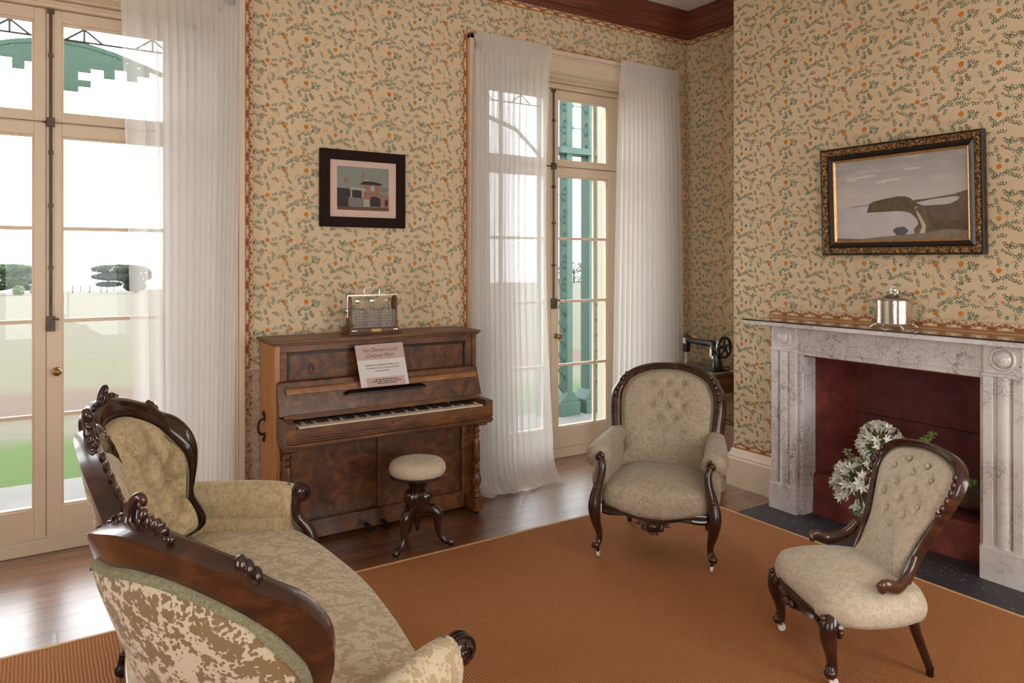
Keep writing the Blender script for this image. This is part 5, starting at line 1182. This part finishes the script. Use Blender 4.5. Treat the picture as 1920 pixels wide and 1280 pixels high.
# keybed with cheeks and moulded apron
KY = 3.975
pbox('keybed', 'walnut', (XL+.04, KY+.008, .668, XE-.045, YF, .706), .003, extra=((XL+.04, KY+.004, .668, XE-.045, KY+.022, .722),))
for x0, x1 in ((XL+.008, XL+.058), (XE-.055, XE-.004)):
    MB().box(x0, KY, .668, x1, YF+.005, .757).build('key_cheek', M['walnut'], pn, bevel=.004)
mb = MB()
for d, z0, z1 in ((-.004, .655, .670), (.004, .640, .656), (-.006, .622, .641), (.008, .612, .624)): mb.box(XL+.004+abs(d)*.4, KY+d, z0, XE-.002-abs(d)*.4, YF, z1)
mb.build('apron_moulding', M['walnut'], pn, bevel=.005)
mb = MB(); mb.lathe([(.003, 0), (.006, -.002), (.003, -.004)], (1.74, KY+.003, .695), 10, axis='y'); mb.build('keyhole_escutcheon', M['blackw'], pn)
kx0, kw = XL+.075, (XE-.068-(XL+.075))/52
w_key = MB().box(0, 0, 0, kw-.0012, .145, .021).build('white_key', M['ivory'], pn, bevel=.001, world=False)
b_key = MB().box(0, 0, 0, kw*.56, .092, .012).build('black_key', M['ebony'], pn, bevel=.0015, world=False)
L0 = pn.location
for i in range(52):
    k = w_key if i == 0 else w_key.copy()
    if i: COL.objects.link(k); k.parent = pn
    k.location = (kx0+i*kw-L0[0], 3.992-L0[1], .7085 + (.002 if i in (45,) else 0)-L0[2])
first = True
for i in range(51):
    if (i % 7) in (1, 4): continue
    k = b_key if first else b_key.copy()
    if not first: COL.objects.link(k); k.parent = pn
    first = False; k.location = (kx0+(i+1)*kw-kw*.28-L0[0], 4.045-L0[1], .7295-L0[2])
# lower case
pbox('lower_panel', 'burr', (XL+.05, YF+.03, .12, XE-.09, YF+.045, .612), 0)
for a in ((XL+.028, YF+.006, .12, XL+.062, YF+.04, .612), (XE-.105, YF+.0, .10, XE-.03, YF+.04, .612), (1.742, YF+.012, .13, 1.766, YF+.04, .612)): pbox('lower_stile', 'walnut', a, .003)
pbox('bottom_rail', 'burr', (XL+.028, YF-.004, .022, XE-.09, YF+.03, .128), .004)
for x in (1.66, 1.765):
    MB().tube([(x, YF, .045), (x, YF-.05, .045), (x, YF-.085, .038)], [.010, .010, .016], 10, ell=1.6, up=(0, 0, 1)).build('pedal', M['dkmetal'], pn, smooth=60)
COLP = [(.026, 0), (.030, .004), (.030, .014), (.024, .02), (.020, .03), (.027, .038), (.027, .05), (.018, .058), (.022, .07), (.031, .095), (.033, .115), (.028, .145), (.018, .16), (.028, .168), (.028, .178), (.017, .186), (.026, .198), (.026, .206), (.017, .216), (.019, .225), (.026, .235), (.024, .36), (.019, .375), (.015, .385), (.024, .395), (.015, .405), (.017, .42), (.027, .432), (.015, .446), (.017, .462), (.024, .47), (.024, .482)]
for x in (XL+.045, XE-.052):
    mb = MB(); mb.lathe([(r, z) for r, z in COLP], (x, 4.105, .108), 32, flute=.12, fz=(.07, .146)); mb.build('turned_column', M['walnut'], pn, smooth=50)
    mb = MB(); mb.prism([(x-.036, YF+.05), (x-.036, 4.075), (x-.025, 4.06), (x+.025, 4.06), (x+.036, 4.075), (x+.036, YF+.05)], lambda u, v, w_: (u, v, w_), .028, .108); mb.build('toe_block', M['walnut'], pn, bevel=.003)
    mb = MB(); mb.box(x-.03, 4.075, .588, x+.03, 4.20, .614); mb.tube([(x-.04, 4.03, .600), (x+.032, 4.03, .600)], .013, 10); mb.prism([(4.02, .614), (4.2, .614), (4.2, .50), (4.185, .55), (4.15, .585), (4.09, .590)], lambda u, v, w_: (w_, u, v), x-.012, x+.012); mb.build('bracket', M['walnut'], pn, bevel=.004)
    MB().tube([(x, 4.1, .03), (x, 4.1, .0)], .014, 10).build('castor', M['dkmetal'], pn)
mb = MB(); hx = XL-.012
for z in (.715, .61): mb.ell((hx+.008, 4.42, z), (.006, .014, .022), 10, 6)
mb.tube(spline([(hx, 4.42, .71), (hx-.022, 4.42, .695), (hx-.028, 4.42, .66), (hx-.022, 4.42, .63), (hx, 4.42, .615)], 4), .007, 8)
for z in (.74, .585): scroll(mb, (hx+.004, 4.42, z), (0, 1, 0), (0, 0, 1), .014, 1.2, .004)
mb.build('lifting_handle', M['dkmetal'], pn, smooth=60)

# ------------------------------------------------------------------ notice card on the music ledge
cd = thing('notice_card', 'printed white and pink notice card propped on the piano music ledge', 'card', (1.735, 4.10, .888), 0)
TL, TR_, BL, BR_ = (1.569, 4.150, 1.140), (1.879, 4.150, 1.143), (1.592, 4.098, .893), (1.901, 4.098, .891)
bl = lambda u, v, l=0: tuple((BL[i]*(1-u)+BR_[i]*u)*(1-v)+(TL[i]*(1-u)+TR_[i]*u)*v-(l*.0005 if i == 1 else 0) for i in range(3))
mb = MB()
def cq(pts, l, m): mb.add([bl(u, v, l) for u, v in pts], [tuple(range(len(pts)))], m)
rq = lambda a, b, c, d: [(a, b), (c, b), (c, d), (a, d)]
cq(rq(0, 0, 1, 1), 0, 0); mb.add([V3(bl(u, v))+V3((0, .0025, 0)) for u, v in rq(0, 0, 1, 1)], [(3, 2, 1, 0)], 0)
for a, b in (((0, 0), (1, 0)), ((1, 0), (1, 1)), ((1, 1), (0, 1)), ((0, 1), (0, 0))): p, q = V3(bl(*a)), V3(bl(*b)); d = V3((0, .0025, 0)); mb.add([p, q, q+d, p+d], [(0, 1, 2, 3)], 0)
cq(rq(.0, .635, 1, 1), 1, 1); cq(rq(.125, .0, .93, .215), 1, 1)
for z, xs in ((.155, (.30, .78)), (.108, (.24, .86)), (.062, (.34, .74))):      # small print too fine to read
    x = xs[0]; R = random.Random(int(z*1000))
    while x < xs[1]:
        l = R.uniform(.03, .075); cq(rq(x, z, min(x+l, xs[1]), z+.020), 2, 2); x += l+.014
mb.build('card', [M['white'], M['pink'], M['ink']], cd)
ux = (V3(TR_)-V3(TL)); ux_n = ux.normalized(); uy = (V3(TL)-V3(BL)).normalized(); un = ux_n.cross(uy)
def text(s, u, v, size, shear, sx=1.0, bold=0.0):
    c = bpy.data.curves.new('lettering', 'FONT'); c.body = s; c.size = size; c.shear = shear; c.align_x = 'CENTER'; c.align_y = 'CENTER'; c.offset = bold; c.materials.append(M['ink'])
    o = bpy.data.objects.new('lettering', c); COL.objects.link(o)
    m = Matrix((ux_n*sx, uy, un)).transposed().to_4x4(); p = V3(bl(u, v, 3))-V3(cd.location); m.translation = p
    bpy.context.view_layer.update(); me = bpy.data.meshes.new_from_object(o.evaluated_get(bpy.context.evaluated_depsgraph_get())); me.transform(m)
    bpy.data.objects.remove(o); o = bpy.data.objects.new('lettering', me); COL.objects.link(o); o.parent = cd
    return o
text("Van Diemen's Land", .49, .865, .036, .55, .80, -.0002); text('Company Piano', .47, .735, .036, .55, .80, -.0002)
text('THIS PIANO WAS ORIGINALLY OWNED BY THE', .50, .505, .0125, 0, .82); text("VAN DIEMEN'S LAND COMPANY AND MADE", .505, .435, .0125, 0, .85); text('IN FRANCE IN 1850', .48, .365, .0125, 0, .85)

# ------------------------------------------------------------------ tantalus with three cut-glass decanters
tn = thing('tantalus', 'oak and silver tantalus frame holding decanters on top of the piano', 'tantalus', (1.765, 4.36, 1.188))
mb = MB(); mb.box(1.585, 4.29, 1.188, 1.945, 4.43, 1.200); mb.box(1.60, 4.30, 1.2, 1.93, 4.42, 1.222); bse = mb.build('base', M['walnut'], tn, bevel=.003)
MB().box(1.735, 4.2965, 1.202, 1.80, 4.301, 1.221).build('name_plate', M['brass'], bse)
mb = MB()
for x in (1.628, 1.902):
    mb = MB()
    for s_ in (-1, 1): mb.ell((x+s_*.008, 4.297, 1.212), (.009, .003, .008), 8, 5)
    mb.build('corner_ornament', M['silver'], bse)
f = lambda u, v, w_: (w_, 4.36+u, v)
pf = [(-.05, 1.2), (-.045, 1.24), (-.03, 1.28), (-.03, 1.34), (-.038, 1.37), (-.03, 1.405), (-.012, 1.425), (.012, 1.425), (.03, 1.405), (.038, 1.37), (.03, 1.34), (.03, 1.28), (.045, 1.24), (.05, 1.2)]
for x in (1.605, 1.909): mb = MB(); mb.prism(pf, f, x, x+.016); mb.build('end_post', M['walnut'], tn, bevel=.003)
MB().box(1.598, 4.345, 1.425, 1.933, 4.375, 1.434).box(1.597, 4.348, 1.29, 1.604, 4.372, 1.434).build('locking_bar', M['silver'], tn, bevel=.002)
MB().tube(spline([(1.715, 4.36, 1.434), (1.712, 4.36, 1.462), (1.73, 4.36, 1.474), (1.80, 4.36, 1.474), (1.815, 4.36, 1.462), (1.812, 4.36, 1.434)], 5), .0036, 8).build('handle', M['silver'], tn, smooth=60)
mb = MB(); mb.lathe([(.001, 0), (.010, -.002), (.012, -.008), (.008, -.014), (.001, -.016)], (1.602, 4.36, 1.335), 14, axis='x'); mb.build('lock_boss', M['silver'], tn, smooth=60)
for i, (x, lb) in enumerate(((1.668, 'left'), (1.765, 'middle'), (1.862, 'right'))):
    dc = thing('decanter', 'square cut-glass decanter, %s one of the three in the tantalus on the piano' % lb, 'decanter', (x, 4.36, 1.2225), group='decanters in the tantalus')
    mb = MB(); h = .044
    for j in range(6):
        z0 = 1.223+j*.0185
        for k in range(4):
            for s_ in (-1, 1):
                cx_ = x-h+.011+k*.022
                for ax in (0, 1):
                    q = [(cx_-.011, z0), (cx_+.011, z0), (cx_+.011, z0+.0185), (cx_-.011, z0+.0185)]; cz = z0+.00925
                    if ax == 0: vs = [(a, 4.36+s_*h, b) for a, b in q]+[(cx_, 4.36+s_*(h+.006), cz)]
                    else: vs = [(x+s_*h, 4.36+a-x, b) for a, b in q]+[(x+s_*(h+.006), 4.36+cx_-x, cz)]
                    mb.add(vs, [(0, 1, 4), (1, 2, 4), (2, 3, 4), (3, 0, 4)])
    mb.add([(x-h, 4.36-h, 1.334), (x+h, 4.36-h, 1.334), (x+h, 4.36+h, 1.334), (x-h, 4.36+h, 1.334), (x-.02, 4.34, 1.348), (x+.02, 4.34, 1.348), (x+.02, 4.38, 1.348), (x-.02, 4.38, 1.348)], [(0, 1, 5, 4), (1, 2, 6, 5), (2, 3, 7, 6), (3, 0, 4, 7)])
    mb.lathe([(.019, 1.346), (.013, 1.352), (.013, 1.362), (.021, 1.368), (.021, 1.372), (.010, 1.373)], (x, 4.36, 0), 16); mb.build('body', M['crystal'], dc)
    mb = MB(); mb.ell((x, 4.36, 1.394), (.021, .021, .021), 10, 7); mb.lathe([(.008, 1.368), (.009, 1.376)], (x, 4.36, 0), 10); mb.build('stopper', M['crystal'], dc)

# ================================================================== PIANO STOOL
st = thing('piano_stool', 'round upholstered piano stool on a carved mahogany tripod in front of the piano', 'stool', (1.815, 3.80, 0)); sx_, sy_ = 1.815, 3.80
mb = MB(); mb.lathe([(.001, .428), (.150, .428), (.158, .436), (.163, .455), (.160, .478), (.145, .498), (.11, .508), (.06, .513), (.001, .515)], (sx_, sy_, 0), 40); mb.build('seat_cushion', M['fab_n'], st, smooth=180)
mb = MB(); mb.lathe([(.001, .412), (.12, .412), (.160, .418), (.164, .423), (.158, .429), (.001, .430)], (sx_, sy_, 0), 40); mb.build('seat_board', M['mahog'], st, smooth=50)
mb = MB(); mb.lathe([(.001, .150), (.020, .152), (.026, .17), (.030, .19), (.060, .20), (.062, .215), (.078, .225), (.080, .235), (.066, .243), (.070, .26), (.080, .285), (.078, .31), (.062, .335), (.046, .348), (.040, .352), (.052, .358), (.054, .366), (.040, .372), (.036, .382), (.052, .388), (.053, .394), (.040, .400), (.048, .41), (.05, .413)], (sx_, sy_, 0), 40, flute=.10, fz=(.25, .335)); mb.build('carved_column', M['mahog'], st, smooth=50)
mb = MB(); mb.lathe([(.001, .095), (.008, .10), (.016, .115), (.010, .128), (.018, .140), (.022, .155)], (sx_, sy_, 0), 14); mb.build('drop_finial', M['mahog'], st, smooth=60)
for a in (207, 327, 87):
    d = V3((cos(radians(a)), sin(radians(a)), 0)); T = lambda r, z: tuple(V3((sx_, sy_, z))+d*r)
    mb = MB(); Rr = [r[0] for r in spline([(.026,), (.028,), (.030,), (.024,), (.019,), (.018,), (.020,), (.016,)], 5)]
    mb.tube(spline([T(.04, .215), T(.085, .225), T(.115, .195), T(.118, .14), T(.128, .085), T(.155, .045), T(.188, .035), T(.205, .025)], 5), Rr, 10, up=(0, 0, 1) if False else None); lg = mb.build('leg', M['mahog'], st, smooth=60)
    mb = MB(); scroll(mb, T(.190, .028), tuple(d), (0, 0, 1), .020, 1.2, .007); mb.ell(T(.125, .125), (.016, .016, .03), 8, 6); mb.build('scroll_foot', M['mahog'], lg, smooth=60)

# ================================================================== SEWING TABLE, LACE CLOTH AND SEWING MACHINE in the alcove
tb = thing('side_table', 'small walnut side table with a drawer box in the corner alcove', 'table', (4.62, 4.2, 0)); TZ = .755
MB().box(4.40, 3.90, TZ-.018, XR-.045, 4.41, TZ).build('top', M['walnut'], tb, bevel=.004)
MB().box(4.425, 3.925, TZ-.165, XR-.055, 4.39, TZ-.018).build('drawer_case', M['walnut'], tb, bevel=.003)
MB().box(4.44, 3.917, TZ-.085, XR-.07, 3.926, TZ-.030).build('drawer', M['walnut'], tb, bevel=.003)
mb = MB(); mb.lathe([(.03, .20), (.05, .22), (.03, .26), (.024, .30), (.045, .36), (.05, .42), (.03, .48), (.024, .54), (.05, .585), (.05, TZ-.165)], (4.60, 4.2, 0), 20); mb.build('pedestal', M['walnut'], tb, smooth=60)
for a in (245, 335, 65, 155):
    d = V3((cos(radians(a)), sin(radians(a)), 0)); T = lambda r, z: tuple(V3((4.60, 4.2, z))+d*r*.62)
    MB().tube(spline([T(.05, .24), T(.15, .24), T(.24, .16), T(.30, .06), T(.35, .02)], 5), [.024-.0005*k for k in range(21)], 9).build('leg', M['mahog'], tb, smooth=60)
mb = MB(); N = 96; cxx, cyy = 4.575, 4.165
pts = []
for k in range(N):
    a = 2*pi*k/N; r = 1+.045*abs(sin(a*12)); ex = .185*r*(abs(cos(a))**.6)*(1 if cos(a) > 0 else -1); ey = .235*r*(abs(sin(a))**.6)*(1 if sin(a) > 0 else -1); pts.append((min(cxx+ex, XR-.05), cyy+ey))
b = len(mb.v)
for z in (TZ+.001, TZ+.003): mb.v += [(x, y, z) for x, y in pts]
mb.f += [tuple(range(b+N, b+2*N)), tuple(range(b, b+N))[::-1]]+[(b+k, b+(k+1) % N, b+N+(k+1) % N, b+N+k) for k in range(N)]; mb.mi += [0]*(N+2)
tag(mb.build('lace_cloth', M['lace']), 'white scalloped lace cloth under the sewing machine on the alcove table', 'cloth')
MZ = TZ+.003; mx, my = 4.55, 4.15
sm = thing('sewing_machine', 'black vintage hand sewing machine with spoked wheel on the lace cloth', 'sewing machine', (mx, my, MZ), radians(-87)); sm.scale = (1.2, 1.2, 1.2); BJ = M['blackjap']
# local axes: +x towards the wheel end, +y away from the viewer
def sb_(mb, name, m, parent=sm, sm_=50, bev=0): return mb.build(name, M[m], parent, smooth=sm_, bevel=bev, world=False)
mb = MB(); mb.box(-.165, -.085, .012, .165, .085, .030); mb.box(-.172, -.092, .008, .172, .092, .014)
for a in (-.15, .15):
    for b_ in (-.07, .07): mb.box(a-.012, b_-.012, 0, a+.012, b_+.012, .01)
sb_(mb, 'bed', 'blackjap', bev=.003, sm_=None)
mb = MB(); mb.box(.165, -.03, .022, .225, .03, .027); sb_(mb, 'slide_plate', 'blackjap', sm_=None)
mb = MB(); mb.tube(spline([(.125, 0, .03), (.122, 0, .07), (.118, 0, .115), (.108, 0, .155), (.075, 0, .180), (.02, 0, .182), (-.06, 0, .185), (-.125, 0, .192)], 6), [r[0] for r in spline([(.042,), (.034,), (.030,), (.032,), (.026,), (.020,), (.020,), (.024,)], 6)], 16, up=(0, 1, 0)); arm = sb_(mb, 'arm', 'blackjap', sm_=60)
mb = MB(); mb.box(-.155, -.022, .105, -.118, .022, .222); sb_(mb, 'head', 'blackjap', bev=.007, sm_=None)
mb = MB(); mb.box(-.150, -.026, .165, -.124, -.021, .205); sb_(mb, 'face_plate', 'silver', sm_=40); mb = MB(); mb.box(.095, -.040, .10, .112, -.030, .16); mb.box(.108, -.040, .085, .125, -.030, .105); mb.tube([(.112, -.036, .155), (.100, -.036, .165)], .010, 8); sb_(mb, 'stitch_plate', 'silver', sm_=40)
mb = MB(); mb.tube([(-.137, 0, .105), (-.137, 0, .038)], .005, 8); mb.tube([(-.145, -.006, .105), (-.145, -.006, .034)], .003, 8); mb.box(-.150, -.01, .031, -.130, .008, .035); sb_(mb, 'needle_bar', 'silver')
mb = MB(); mb.tube([(-.13, 0, .22), (-.13, 0, .245)], .003, 6); mb.tube([(.105, 0, .195), (.105, 0, .235)], .003, 6); sb_(mb, 'spool_pin', 'dkmetal')
mb = MB(); mb.ell((-.062, 0, .213), (.012, .012, .012), 10, 7); mb.build('wooden_knob', plain('pale_turned_wood', (206, 146, 104), .4), sm, smooth=60, world=False)
mb = MB(); c = (.185, 0, .165); rw = .066
mb.tube([(c[0], rw*cos(a), c[2]+rw*sin(a)) for a in [2*pi*i/36 for i in range(36)]], .0095, 8, close=True); mb.tube([(.12, 0, .165), (.198, 0, .165)], .012, 10)
for i in range(5):
    a = 2*pi*i/5+.3; mb.tube([(c[0], .01*cos(a), c[2]+.01*sin(a)), (c[0], .035*cos(a+.12), c[2]+.035*sin(a+.12)), (c[0], rw*cos(a), c[2]+rw*sin(a))], [.010, .007, .009], 8)
wh = sb_(mb, 'hand_wheel', 'blackjap', sm_=60)
mb = MB(); mb.tube([(c[0]-.010, rw*1.02*cos(a), c[2]+rw*1.02*sin(a)) for a in [2*pi*i/36 for i in range(36)]], .0055, 6, close=True); mb.build('wheel_rim', M['silver'], wh, smooth=60, world=False)
